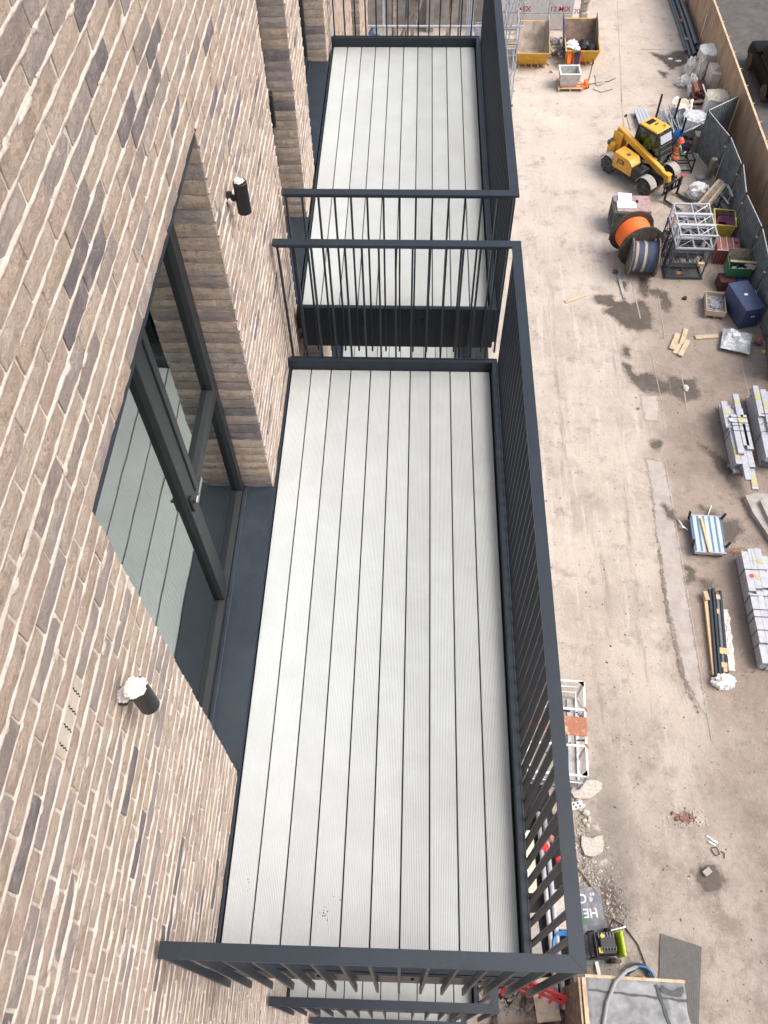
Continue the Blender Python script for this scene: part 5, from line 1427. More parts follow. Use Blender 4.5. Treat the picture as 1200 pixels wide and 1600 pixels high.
# ---- green generator with white sheets on top
gn = thing('generator', 'dark green generator box with a dusty pink lid behind the cable drums', 'generator', (10.02, 29.72, G), R(-1))
b = MB(); b.box((0, 0, .56), (1.50, 1.10, .98), bev=.02); b.box((0, 0, .06), (1.4, 1.0, .12)); b.build('body', M['olive'], gn)
b = MB(); b.box((.05, .02, 1.075), (1.42, 1.06, .05), bev=.015); b.build('lid', mat('dusty_pink_lid', (.36, .25, .24), .75, 0, .2, 4, col2=(.27, .17, .16)), gn)
b = MB(); b.box((-.56, .30, 1.105), (.36, .40, .02)); b.build('lid_panel', mat('mauve_panel', (.20, .165, .19), .6, 0, .1, 5), gn)
for k in range(6): b = MB(); b.box((-.757, -.35 + k * .14, .6), (.014, .06, .5)); b.build('louvre', M['black'], gn)
b = MB(); b.tube([(.55, -.45, 1.1), (.50, -.52, .3)], .03, 6); b.tube([(.2, .1, 1.1), (.2, .1, 1.18)], .06, 10); b.build('exhaust', M['black'], gn)
b = MB(); b.box((9.75, 30.0, G + 1.135), (.56, .72, .03), rz=-.12); tag(b.build('white_sheet', M['white']), 'upper white board lying on the generator lid', 'board')
b = MB(); b.box((9.78, 29.62, G + 1.117), (.78, .42, .02), rz=-.05); tag(b.build('white_sheet', M['white']), 'lower white board under the other on the generator lid', 'board')

# ---- cable drums
def drum(name, label, c, axis, R_, W, r_coil, m_fl, coil_mats, grp='cable drums'):
    ax = Vector(axis).normalized()
    t = thing(name, label, 'cable drum', (c[0], c[1], G), 0, grp)
    cc = Vector((0, 0, R_))
    for s_ in (-1, 1):
        f = MB(); f.lathe([(.06, -.03), (R_ - .02, -.03), (R_, -.02), (R_, .02), (R_ - .02, .03), (.06, .03)], cc + ax * (s_ * W / 2), ax, 36); fo = f.build('flange', m_fl, t)
        g2 = MB(); u = Vector((0, 0, 1)); v_ = ax.cross(u)
        for k in range(-5, 6):
            d = k * R_ / 5.6; L_ = math.sqrt(max(.01, (R_ * .96) ** 2 - d * d))
            g2.bar(cc + ax * (s_ * (W / 2 + .036)) + v_ * (d) - u * L_, cc + ax * (s_ * (W / 2 + .036)) + v_ * d + u * L_, R_ / 5.6 * .9, .014, up=tuple(ax))
        tag(g2.build('plank', m_fl, fo), kind='stuff')
        g3 = MB(); g3.lathe([(.02, -.02), (.16, -.02), (.16, .02)], cc + ax * (s_ * (W / 2 + .05)), ax, 16); g3.build('hub_plate', M['darksteel'], fo)
    n = len(coil_mats)
    for k in range(n):
        a = -W / 2 + .03 + (W - .06) * k / n; w = (W - .06) / n; rr_ = r_coil * (1 - .02 * (k % 2))
        pr = [(rr_ * .9, 0)]
        m2 = 3
        for q in range(m2): pr += [(rr_, w * (q + .15) / m2), (rr_ * 1.012, w * (q + .5) / m2), (rr_, w * (q + .85) / m2), (rr_ * .985, w * (q + .99) / m2)]
        co_ = MB(); co_.lathe(pr + [(rr_ * .9, w)], cc + ax * a, ax, 36); co_.build('cable_coil', coil_mats[k], t)
    return t
d1 = drum('cable_drum', 'large dark drum wound with bright orange cable', (9.95, 27.72), (.24, -.97, 0), .93, 1.0, .70, M['drum'], [M['orange']] * 4)
b = MB(); ax = Vector((.24, -.97, 0)).normalized(); u = Vector((0, 0, 1)); v_ = ax.cross(u)
for k, (dx, dz) in enumerate(((.62, .18), (.60, -.12))):
    b = MB(); b.box((0, 0, 0), (.26, .012, .20), M=Matrix((v_ * -1, ax, u)).transposed().to_4x4() @ Matrix.Rotation(.35 if k == 0 else -.05, 4, 'Y')); 
    b.build('label', M['wrap_white'], d1, tuple(Vector((0, 0, .93)) + ax * .56 - v_ * dx + u * dz))
drum('cable_drum', 'weathered timber drum wound with slate blue and cream cable in front of the orange one', (10.14, 26.82), (.99, -.10, 0), .76, 1.02, .60, M['drum2'], [M['cable_blue'], M['cable_cream'], M['cable_blue'], M['cable_blue'], M['cable_cream'], M['cable_blue'], M['cable_blue'], M['cable_blue'], M['cable_blue']])
b = MB(); b.bar((9.30, 26.55, G + .03), (9.38, 25.2, G + .03), .12, .04); tag(b.build('plank', M['concrete']), 'narrow grey plank on the ground left of the blue cable drum', 'plank')
tag(blob((9.2, 26.75, G), (.1, .1, .09), 2, .15).build('rubber_block', M['rubber']), 'small black rubber block left of the blue cable drum', 'block')
b = MB(); b.bar((10.95, 30.3, G + .02), (11.35, 29.1, G + .02), .05, .03); b.bar((11.35, 29.1, G + .02), (11.5, 28.6, G + .02), .05, .03); tag(b.build('steel_bar', M['darksteel']), 'dark steel bar lying between the generator and the lattice sections', 'bar')

# ---- lattice mast sections, stacked
def lattice(label, x, y_, z, w, d, h, m, grp):
    t = thing('lattice_section', label, 'lattice section', (x, y_, G + z), R(-1.2), grp)
    r_ = .034
    for sx in (-1, 1):
        for sy in (-1, 1): b = MB(); b.tube([(sx * w / 2, sy * d / 2, .03), (sx * w / 2, sy * d / 2, h - .03)], r_, 6); b.build('upright', m, t)
    for zz in (.04, h - .04):
        for sy in (-1, 1): b = MB(); b.bar((-w / 2 - .05, sy * d / 2, zz), (w / 2 + .05, sy * d / 2, zz), .06, .06); b.build('chord', m, t)
        for x_ in (-w / 2, 0, w / 2): b = MB(); b.tube([(x_, -d / 2, zz), (x_, d / 2, zz)], .028, 6); b.build('cross_tube', m, t)
    for sy in (-1, 1):
        b = MB(); b.tube([(-w / 2, sy * d / 2, .05), (0, sy * d / 2, h - .05), (w / 2, sy * d / 2, .05)], .018, 5); b.build('diagonal', m, t)
    b = MB(); b.tube([(-w / 2, d / 2, h - .05), (0, -d / 2, h - .05), (w / 2, d / 2, h - .05)], .016, 5); b.build('top_diagonal', m, t)
    b = MB(); b.tube([(-w / 2, -d / 2, .05), (-w / 2, d / 2, h - .05)], .018, 5); b.build('side_diagonal', m, t)
    return t
lay = ['bottom', 'middle', 'topmost']; row = ['nearest', 'middle', 'farthest']
for r_ in range(3):
    for k in range(3):
        lattice('%s lattice section of the %s row in the steel stack beside the drums' % (lay[k], row[r_]), 11.88 + .02 * k, 26.72 + r_ * .66, .06 + k * .70, 1.38, .60, .69, M['alu'] if k == 2 else M['darksteel'], 'stacked lattice sections')
b = MB(); b.box((11.88, 26.75, G + .02), (1.55, .75, .04)); tag(b.build('steel_plate', M['darksteel']), 'dark steel plate under the lattice stack', 'plate')
for k, (dx, dy, z, l) in enumerate(((-.2, -.05, .16, 'orange timber block under the near lattice row'), (.45, -.3, .85, 'pale timber block in the near lattice row'), (.1, .6, .8, 'red strap bundle inside the lattice stack'))):
    b = MB(); b.box((11.88 + dx, 26.6 + dy, G + z), (.25, .12, .12)); tag(b.build('packing_block', [M['rust'], M['timber'], M['red']][k]), l, 'block')

# ---- bins and boxes along the grey panels
def open_bin(name, label, cat, loc, rz, a0, b0, a1, b1, h, m_out, m_in):
    t = thing(name, label, cat, loc, rz)
    o = MB(); frustum(o, a0, b0, .1, a1, b1, h); o.build('shell', m_out, t)
    o = MB(); frustum(o, a0 - .03, b0 - .03, .14, a1 - .03, b1 - .03, h, True, True); o.build('lining', m_in, t)
    o = MB()
    for s_ in (-1, 1): o.box((s_ * a1, 0, h), (.05, 2 * b1 + .05, .04)); o.box((0, s_ * b1, h), (2 * a1 - .05, .05, .039))
    o.build('rim', m_out, t)
    o = MB()
    for sx in (-.6, .6): o.box((sx * a0, 0, .05), (.12, 2 * b0 * .9, .1))
    o.build('skid', M['black'], t)
    return t
open_bin('tipping_skip', 'yellow tipping skip holding coiled purple hose', 'skip', (13.86, 29.25, G), R(-8), .36, .40, .42, .52, .80, M['bin_yellow'], M['drum2'])
b = MB()
for k in range(5): n = 22; r_ = .22 + .03 * k; b.tube([(13.84 + r_ * math.cos(2 * math.pi * q / n) + .02 * k, 29.2 + r_ * 1.15 * math.sin(2 * math.pi * q / n), G + .48 + .035 * k + .02 * math.sin(q)) for q in range(n + 1)], .03, 6, False)
tag(b.build('coiled_hose', M['purple'], smooth=True), 'purple hose coiled inside the yellow tipping skip', 'hose')
rb_ = thing('maroon_container', 'faded maroon steel container with pale seams on its lid', 'container', (13.72, 27.72, G), R(-6))
b = MB(); b.box((0, 0, .36), (.92, .82, .70), bev=.015); b.build('body', M['maroon'], rb_)
for x in (-.30, -.05, .2): b = MB(); b.box((x, 0, .718), (.022, .84, .014)); b.build('lid_seam', M['block'], rb_)
b = MB(); b.box((0, -.42, .70), (.94, .03, .04)); b.build('lid_edge', M['block'], rb_)
for k in range(8): b = MB(); b.box((-.42 + k * .12, -.418, .34), (.03, .03, .6)); b.build('rib', M['maroon_dark'], rb_)
b = MB(); b.box((.33, .1, .72), (.1, .08, .02)); b.build('lid_hole', M['black'], rb_)
tag(MB().box((13.42, 25.98, G + .24), (.62, .55, .48), bev=.02).build('maroon_box', M['maroon_dark']), 'dark maroon box on the ground under the left of the green bin', 'box')
tag(MB().box((13.98, 26.02, G + .23), (.45, .55, .46), bev=.02).build('blue_box', M['blue']), 'navy box on the ground under the right of the green bin', 'box')
gb = thing('green_bin', 'open green steel bin with its brown lid raised, raised on two boxes', 'bin', (13.80, 26.22, G + .49), R(-3))
b = MB(); b.box((0, -.27, .24), (.92, .03, .42), bev=.006); b.box((-.46, 0, .30), (.03, .54, .54), bev=.006); b.box((.46, 0, .24), (.03, .54, .42), bev=.006); b.box((0, .27, .24), (.92, .03, .42), bev=.006); b.box((0, 0, .04), (.9, .52, .03)); b.build('shell', M['green_bin'], gb)
b = MB(); b.box((0, .34, .62), (.92, .03, .50), M=Matrix.Rotation(R(-14), 4, 'X'), bev=.005); b.build('lid', M['drum2'], gb)
b = MB(); b.bar((13.45, 26.35, G + .98), (14.42, 26.2, G + 1.03), .09, .04); tag(b.build('batten', M['timber']), 'pale batten lying across the green bin', 'batten')
for k in range(3): b = MB(); b.bar((14.0 + .06 * k, 26.2 + .05 * k, G + .92), (14.25 + .06 * k, 25.85 + .08 * k, G + .99), .04, .03); tag(b.build('batten_offcut', M['timber']), 'short batten offcut at the right end of the green bin', 'offcut', 'offcuts on the green bin')
for k in range(7): tag(blob((13.5 + .11 * k, 26.15 + rt.uniform(-.1, .15), G + .70 + .02 * (k % 3)), (.1, .08, .08), k, .4, 2, 2).build('scrap_lump', [M['white'], M['galv'], M['black']][k % 3]), 'small scrap lump inside the green bin', 'scrap', 'scrap in the green bin')
bc = thing('site_chest', 'large navy blue steel tool chest with a white label on its lid', 'chest', (13.70, 24.42, G), math.atan2(23.414 - 24.912, 13.476 - 13.103) + math.pi / 2)
b = MB(); b.box((0, 0, .46), (.78, 1.54, .84), bev=.012); b.box((0, 0, .05), (.7, 1.4, .1)); b.build('body', M['blue_chest'], bc)
b = MB(); b.box((0, 0, .92), (.81, 1.57, .10), bev=.012); b.build('lid', M['blue_chest'], bc)
b = MB(); b.box((-.02, .04, .974), (.13, .10, .008)); b.box((-.01, -.79, .60), (.16, .008, .05)); b.build('label', M['white'], bc)
b = MB(); b.box((.0, -.786, .66), (.5, .012, .012)); b.build('seam', M['black'], bc)
cr = thing('bolt_crate', 'shallow timber crate full of loose steel bolts beside the blue chest', 'crate', (12.76, 24.68, G), R(-8))
pallet(cr, .76, 1.1, M['timber_old'])
for s_ in (-1, 1):
    b = MB(); b.box((s_ * .36, 0, .27), (.025, 1.1, .24)); b.build('side_board', M['pallet'], cr); b = MB(); b.box((0, s_ * .54, .27), (.70, .025, .24)); b.build('end_board', M['pallet'], cr)
b = MB(); b.box((0, 0, .19), (.68, 1.04, .06)); b.build('liner', M['concrete'], cr)
b = MB()
for k in range(260):
    x, y_ = rt.gauss(.02, .15), rt.gauss(-.03, .24); a = rt.uniform(0, 6.3)
    if abs(x) > .31 or abs(y_) > .48: continue
    z = .24 + .06 * math.exp(-(x * x * 20 + y_ * y_ * 8)) + rt.uniform(-.02, .03)
    b.bar((x - .05 * math.cos(a), y_ - .05 * math.sin(a), z), (x + .05 * math.cos(a), y_ + .05 * math.sin(a), z + rt.uniform(-.03, .03)), .02, .02)
tag(b.build('bolts', [M['galv']], cr), kind='stuff')
wp = thing('wrapped_pallet', 'pallet under torn clear wrap at the foot of the grey panels', 'pallet', (13.24, 22.78, G), R(-17)); pallet(wp, 1.05, 1.0, M['timber_old'])
bm = bmesh.new(); bmesh.ops.create_grid(bm, x_segments=26, y_segments=26, size=.54)
for v in bm.verts:
    hh = .30 * max(0, noise.noise(Vector((v.co.x * 2.2 + 4, v.co.y * 2.2, 1))) + .35) + .06 * noise.noise(Vector((v.co.x * 9, v.co.y * 9, 3))) + .03 * noise.noise(Vector((v.co.x * 22, v.co.y * 22, 3)))
    e = max(abs(v.co.x), abs(v.co.y)) / .54
    v.co.z = .17 + max(0, hh) * (1 - e ** 6)
me = bpy.data.meshes.new('wrap'); bm.to_mesh(me); bm.free(); me.materials.append(M['wrap']); link('wrap', me, wp)
b = MB(); b.box((-.05, .15, .30), (.28, .16, .12), rz=.3); b.box((.2, -.1, .28), (.26, .2, .1), rz=-.3); b.box((-.1, .3, .3), (.14, .12, .1)); b.build('carton', M['white'], wp)
tag(blob((14.12, 22.86, G), (.13, .17, .2), 3, .25).build('red_sack', M['maroon']), 'small faded red sack between the wrapped pallet and the grey panels', 'sack')
tag(blob((14.22, 22.35, G), (.08, .08, .08), 5, .3).build('yellow_fitting', M['bin_yellow']), 'small yellow fitting on the ground by the panel foot', 'fitting')
# loose planks and bits on the ground
def plank(a, c, w, m, l, h=.04, z=0.0, cat='plank'):
    b = MB(); b.bar((a[0], a[1], G + h / 2 + z), (c[0], c[1], G + h / 2 + z), w, h); return tag(b.build('plank', m), l, cat, 'loose planks on the ground')
plank((10.79, 22.44), (11.16, 23.26), .20, M['timber'], 'leftmost pale plank of the four lying together', .04, .03)
plank((11.21, 22.72), (11.53, 23.56), .17, M['timber'], 'upper right pale plank of the four lying together', .04, .0)
plank((11.05, 22.10), (11.48, 22.90), .18, M['timber'], 'lowest pale plank of the four lying together', .04, .042)
plank((10.92, 22.25), (11.12, 22.75), .22, M['timber'], 'half hidden plank under the other three pale ones', .03, .0)
plank((11.80, 23.10), (12.68, 23.20), .19, M['timber_old'] if 0 else M['pallet'], 'single plank lying level between the four planks and the wrapped pallet')
plank((7.01, 24.98), (7.84, 25.40), .16, M['timber'], 'lone pale plank on the dusty track left of the puddles')
tag(blob((11.76, 25.25, G), (.09, .09, .08), 1, .1).build('cable_drum_plug', M['rubber']), 'small black cap on the ground left of the bolt crate', 'cap')
tag(blob((11.0, 20.5, G), (.10, .16, .06), 31, .3, 2, 3).build('stone', M['stone']), 'pale broken lump in the puddle crossed by the joint line', 'stone')
tag(blob((9.15, 19.5, G), (.05, .05, .04), 3, .3, 2, 2).build('red_scrap', M['maroon']), 'tiny red scrap beside the cement patch', 'scrap')
# ---- banded stacks of galvanised box beams
def beam_mesh(L, w, h, name='beam'):
    m = MB(); t = .006
    m.box((0, 0, h - t / 2), (w, L, t)); m.box((-w / 2 + t / 2, 0, h / 2 - t / 2), (t, L, h - t)); m.box((w / 2 - t / 2, 0, h / 2 - t / 2), (t, L, h - t)); m.box((0, 0, .02), (w - 2 * t, L, .006))
    return m
def steel_stack(label, x, y_, rz, rows, straps, w=.205, marks=()):
    """rows: list of (level z, column, centre along the beam, length)."""
    t = thing('steel_bundle', label, 'steel bundle', (x, y_, G), rz, 'galvanised beam bundles')
    for (z, c_, yc, L_) in rows: beam_mesh(L_, w - .008, .10).build('beam', M['galv'], t, (c_ * w, yc, z))
    for yy, z, x0, x1 in straps:
        b = MB(); b.box(((x0 + x1) / 2, yy, z + .004), (x1 - x0, .022, .006)); b.box((x0 - .004, yy, z / 2 + .05), (.006, .022, z - .1)); b.box((x1 + .004, yy, z / 2 + .05), (.006, .022, z - .1)); b.build('strap', M['black'], t)
    for (px, py, pz, sx, sy) in marks: b = MB(); b.box((px, py, pz + .003), (sx, sy, .004)); b.build('paint_mark', M['tape_yellow'], t)
    for yy in (-1.0, 1.0): b = MB(); b.box((0, yy, .05), (w * 3.6, .1, .1)); b.build('bearer', M['timber_old'], t)
    return t
r1 = []
for k in range(5):
    for c_ in (-1, 0, 1): r1.append((.10 + k * .102, c_, .1 - .05 * k + rt.uniform(-.12, .12), 2.9 - .1 * k + rt.uniform(-.1, .1)))
r1 += [(.61, -.5, -.1, 1.7), (.61, .6, .55, 2.3), (.61, 1.15, .0, 1.5), (.50, 0, -1.0, 1.9), (.40, 1, -1.2, 2.1), (.55, -1.5, .8, 1.2)]
steel_stack('left hand banded stack of staggered galvanised beams, its ends stepped', 12.22, 17.95, R(-2), r1, [(.62, .715, -.30, .36), (.38, .715, -.31, .36), (.25, .715, -.31, .36), (.02, .715, -.31, .36)],
            marks=[(.12, .50, .712, .2, .3), (.12, 1.35, .712, .18, .16), (-.21, -.8, .612, .17, .6), (.21, -1.9, .502, .17, .5), (-.3, .9, .652, .16, .2)])
b = MB(); b.box((12.02, 18.45, G + .722), (.11, .13, .006)); tag(b.build('paper_label', M['white']), 'white paper label on the left hand beam stack', 'label')
r2 = []
for k in range(6):
    for c_ in (-1, 0, 1, 2): r2.append((.10 + k * .102, c_, rt.uniform(-.15, .15), 2.9 + rt.uniform(-.15, .15)))
r2 += [(.71, -1, .9, 1.4), (.71, .1, .5, 1.9), (.71, 1.1, .2, 1.6)]
steel_stack('right hand banded beam stack cut by the edge of the photo, below the dark chains', 13.25, 18.35, R(-3), r2, [(.3, .82, -.22, .6), (-.1, .82, -.22, .6), (-.5, .82, -.32, .5)], marks=[(-.2, 1.1, .812, .17, .35), (.02, .7, .812, .17, .3), (.2, -.1, .812, .2, .3), (.2, -.9, .712, .2, .3)])
r3 = []
for k in range(4):
    for c_ in (-1.5, -.5, .5, 1.5): r3.append((.06 + k * .102, c_, rt.uniform(-.02, .02) - .05 * (k == 3), 3.75 - .04 * k))
r3 += [(.468, -1.5, 1.15, 1.4), (.468, -.5, 1.25, 1.4), (.468, .5, 1.28, 1.4), (.468, -1.5, -.45, 1.6), (.468, -.5, -.4, 1.7), (.468, .5, -.35, 1.7), (.468, 1.5, -.2, 1.9)]
steel_stack('long banded beam stack at the right edge below the pale blue rack', 11.72, 11.40, R(-1.5), r3, [(1.2, .575, -.42, .25), (.28, .575, -.42, .42), (-.18, .575, -.42, .42), (-.42, .575, -.42, .42), (-.85, .575, -.42, .42), (-1.25, .470, -.42, .42)], w=.208,
            marks=[(-.1, 1.6, .572, .03, .5), (.12, 1.5, .572, .16, .16), (-.08, .95, .572, .1, .2), (.25, .25, .572, .3, .2), (.25, -.3, .572, .2, .1)])
b = MB(); b.lathe([(.01, 0), (.07, 0), (.07, .006)], (11.50, 12.38, G + .578), n=14); tag(b.build('red_mark', M['red']), 'round red tag on the long beam stack', 'tag')
b = MB(); b.box((11.62, 11.62, G + .58), (.11, .12, .006)); tag(b.build('paper_label', M['white']), 'white paper label on the long beam stack', 'label')
ch_ = thing('chain', 'heap of dark rusty chain at the right edge above the beam stacks', 'chain', (13.45, 20.1, G))
for k in range(9):
    b = MB(); n = 14; cx, cy, r_ = rt.uniform(-.12, .2), .35 - k * .08, .07
    b.tube([(cx + r_ * math.cos(6.28 * q / n), cy + r_ * .8 * math.sin(6.28 * q / n), .06 + .03 * math.sin(q)) for q in range(n + 1)], .022, 5, False)
    b.build('chain_link', M['rust'] if k % 3 == 2 else M['black'], ch_)
# ---- pale blue steel rack with an orange plank
rk = thing('steel_rack', 'low steel rack of pale blue slats with four black corner arms', 'rack', (10.56, 14.05, G), R(-3))
for k in range(5): b = MB(); b.box((-.37 + k * .185, 0, .27), (.155, 1.34, .03), bev=.008); b.box((-.37 + k * .185, 0, .292), (.125, 1.34, .03), bev=.012); b.build('slat', M['boxblue'], rk)
b = MB()
for k in range(4): b.box((-.277 + k * .185, 0, .25), (.03, 1.34, .05))
b.build('gap_channel', M['boxblue_dark'], rk)
for yy in (-.69, .69): b = MB(); b.box((0, yy, .24), (.98, .05, .14), bev=.008); b.build('end_beam', M['galv'], rk)
for x in (-.48, .48): b = MB(); b.box((x, 0, .22), (.04, 1.34, .14)); b.build('side_beam', M['boxblue_dark'], rk)
for sx in (-1, 1):
    for yy in (-.45, .62): b = MB(); b.bar((sx * .50, yy, .16), (sx * .56, yy + .02, .56), .07, .07, bev=.01); b.build('arm', M['black'], rk)
for x in (-.4, .4): b = MB(); b.box((x, 0, .07), (.1, 1.3, .14)); b.build('skid', M['black'], rk)
plank((10.42, 14.62), (10.47, 13.33), .07, M['timber_new'], 'orange brown batten lying along the pale blue rack', .05, .325)
b = MB()
for k in range(4): b.tube([(10.02 - .02 * k, 14.3 + .03 * k, G + .1), (9.85, 14.45 - .04 * k, G + .13 + .02 * k), (9.78 + .02 * k, 14.75 - .03 * k, G + .05)], .018, 5)
tag(b.build('rope', M['wrap_white'], smooth=True), 'white rope end at the left of the pale blue rack', 'rope')
b = MB(); b.tube([(10.8, 14.95, G + .05), (10.92, 15.2, G + .03), (11.0, 15.35, G + .02)], .014, 5); tag(b.build('wire', M['white']), 'thin white wire beyond the pale blue rack', 'wire')
b = MB()
for k in range(9):
    pts = []
    cx, cy = 11.25 + .07 * k, 13.55 + rt.uniform(-.12, .12)
    for q in range(9): pts.append((cx + .16 * math.cos(q * .8 + k), cy + .09 * math.sin(q * .8 + k * 2), G + .03 + .02 * q / 3))
    b.tube(pts, .008, 4)
tag(b.build('scrap_wire', M['rust'], smooth=True), 'tangle of rusty wire above the long beam stack', 'wire')
# grey concrete base at the right edge
kb = thing('concrete_block', 'low grey concrete base cut by the right edge above the long beam stack', 'concrete block', (0, 0, G))
b = MB(); b.prism([(12.10, 15.65), (12.45, 15.75), (13.6, 15.7), (13.6, 13.2), (12.75, 13.4), (12.45, 14.3), (12.22, 14.95)], 0, .20); b.build('base', M['concrete'], kb)
b = MB(); b.prism([(12.48, 15.35), (12.7, 15.5), (13.6, 15.5), (13.6, 13.9), (12.85, 14.0), (12.6, 14.6)], .20, .34); b.build('upstand', M['concrete'], kb)
b = MB()
for yy in (14.9, 14.4): b.tube([(12.75, yy, .32), (12.75, yy, .355)], .05, 10)
tag(b.build('bolt_hole', M['black'], kb), kind='stuff')

# ---- black posts bundle
bp2 = thing('post_bundle', 'bundle of dark blue black posts patched with brown card on the ground', 'post bundle', (10.29, 10.58, G), math.atan2(9.07 - 12.06, 10.14 - 10.47) + math.pi / 2)
for k, (x, z, yo) in enumerate(((-.17, .16, 0), (-.06, .17, .05), (.05, .165, -.06), (.15, .16, .0), (-.11, .07, .03), (.0, .07, -.02), (.11, .07, .02))):
    b = MB(); b.box((x, yo, z), (.095, 3.02, .095), bev=.02); b.build('post', M['pipe_grey'] if k == 2 else M['metal'], bp2)
for k, (x, yy, sx, sy) in enumerate(((.06, 1.25, .12, .16), (.02, .75, .07, .16), (.10, -.55, .26, .2), (.07, -1.0, .17, .16), (.09, -1.14, .10, .14), (.07, -1.36, .09, .2))):
    b = MB(); b.box((x, yy, .218), (sx, sy, .012), rz=rt.uniform(-.1, .1)); b.build('card_patch', M['card'], bp2)
b = MB()
for yy in (-1.2, -.3, .6, 1.3): b.box((-.03, yy, .012), (.55, .09, .024))
b.build('bearer', M['timber'], bp2)
b = MB(); b.bar((10.15, 11.95, G + .10), (9.94, 9.30, G + .10), .10, .10); tag(b.build('timber_beam', M['timber_new']), 'orange brown timber beam along the left of the dark posts', 'beam')
b = MB(); b.box((10.14, 11.85, G + .19), (.13, .3, .08), rz=.08); tag(b.build('timber_block', M['timber']), 'pale timber block on the far end of the beam', 'block')
b = blob((10.17, 9.10, G), (.30, .22, .22), 6, .45, 2.6, 4); tag(b.build('torn_plastic', M['wrap_white']), 'torn white plastic gathered at the near end of the dark posts', 'plastic')
bm = bmesh.new(); bmesh.ops.create_grid(bm, x_segments=14, y_segments=40, size=1)
for v in bm.verts:
    x, y_ = v.co.x, v.co.y
    e = max(abs(x), abs(y_)); n = noise.noise(Vector((x * 2, y_ * 5, 2)))
    v.co = Vector((10.66 - .10 * (1 - y_) * .9 + x * (.15 + .06 * n), 10.5 + y_ * 1.0, G + .012 + .05 * abs(noise.noise(Vector((x * 3, y_ * 9, 5)))) * (1 - e ** 4)))
me = bpy.data.meshes.new('plastic'); bm.to_mesh(me); bm.free(); me.materials.append(M['plastic_bag']); tag(link('plastic_sheet', me), 'flattened dusty clear plastic on the ground right of the dark posts', 'plastic sheet')

# ---- white steel cage beside the balcony
cg_ = thing('steel_cage', 'white painted open steel cage with a rusty plate across it beside the near balcony', 'cage', (5.0, 7.25, G), R(-3.5))
X0, X1, Y0, Y1, H_ = -.75, .78, -1.28, 1.30, 1.30
CW = mat('chipped_white_paint', (.74, .74, .71), .55, .1, .05, 8, col2=(.60, .50, .38), mix=(.66, .8))
for x in (X0, X1):
    b = MB(); b.box((x, (Y0 + Y1) / 2, H_), (.055, Y1 - Y0, .055)); b.build('top_rail', CW, cg_)
    b = MB(); b.box((x, (Y0 + Y1) / 2, .08), (.10, Y1 - Y0, .12)); b.build('floor_rail', M['galv'], cg_)
    for yy in (Y0, -.48, .48, Y1): b = MB(); b.box((x, yy, .66), (.05, .05, 1.22)); b.build('upright', M['galv'], cg_)
    b = MB(); b.box((x - .12 * (1 if x > 0 else -1), (Y0 + Y1) / 2, .70), (.03, Y1 - Y0 - .1, .04)); b.build('mid_rail', CW, cg_)
    for (ya, yb) in ((Y0 + .05, -.5), (Y1 - .05, .5)): b = MB(); b.bar((x, ya, .15), (x, yb, 1.25), .03, .03); b.build('brace', M['galv'], cg_)
for yy in (Y0, -.50, .50, Y1): b = MB(); b.box((0, yy, H_ + .002), (X1 - X0 - .05, .055, .05)); b.build('cross_rail', CW, cg_)
for yy, z in ((Y0 - .02, .75), (Y1 + .02, .85), (Y1 + .02, .45)): b = MB(); b.box((0, yy, z), (X1 - X0, .03, .04)); b.build('end_rail', CW, cg_)
for sx in (X0, X1):
    for sy in (Y0, Y1):
        b = MB(); s1, s2 = (1 if sx < 0 else -1), (1 if sy < 0 else -1); b.add([(sx, sy, H_ + .033), (sx + s1 * .16, sy, H_ + .033), (sx, sy + s2 * .16, H_ + .033)], [(0, 1, 2), (2, 1, 0)]); b.build('gusset', CW, cg_)
b = MB(); b.box((.02, .01, .075), (X1 - X0 - .12, Y1 - Y0 - .06, .03)); b.build('floor_plate', M['concrete'], cg_)
b = MB(); b.box((X1 - .22, 0, .10), (.10, Y1 - Y0 - .1, .08)); b.build('floor_channel', M['galv'], cg_)
b = MB(); b.box((0, -1.22, .42), (X1 - X0 - .1, .02, .5)); b.build('end_panel', M['galv'], cg_)
b = MB(); b.box((0, .02, H_ + .045), (1.62, .52, .03), bev=.006); b.build('rusty_plate', M['rust'], cg_)
for (yy, s_) in ((.42, 1), (-.40, -1)):
    b = MB()
    p0, p1 = Vector((-.2, yy + .22 * s_, .9)), Vector((.55, yy - .03 * s_, 1.36))
    for k in range(26):
        f_ = k / 25; p = p0.lerp(p1, f_) if f_ < .8 else Vector((.55 + (f_ - .8) * 1.4, yy - .03 * s_ - (f_ - .8) * .5 * s_, 1.36 - (f_ - .8) * 1.2))
        b.box(p, (.06, .035, .03), rz=.5 * (k % 2) + .3, M=None)
    tag(b.build('lashing_chain', M['black'], cg_), kind='stuff')
    b = MB(); b.box((X1 + .02, yy + .1 * s_, H_ + .02), (.05, .14, .05), rz=.5); b.build('hook', M['rust'], cg_)
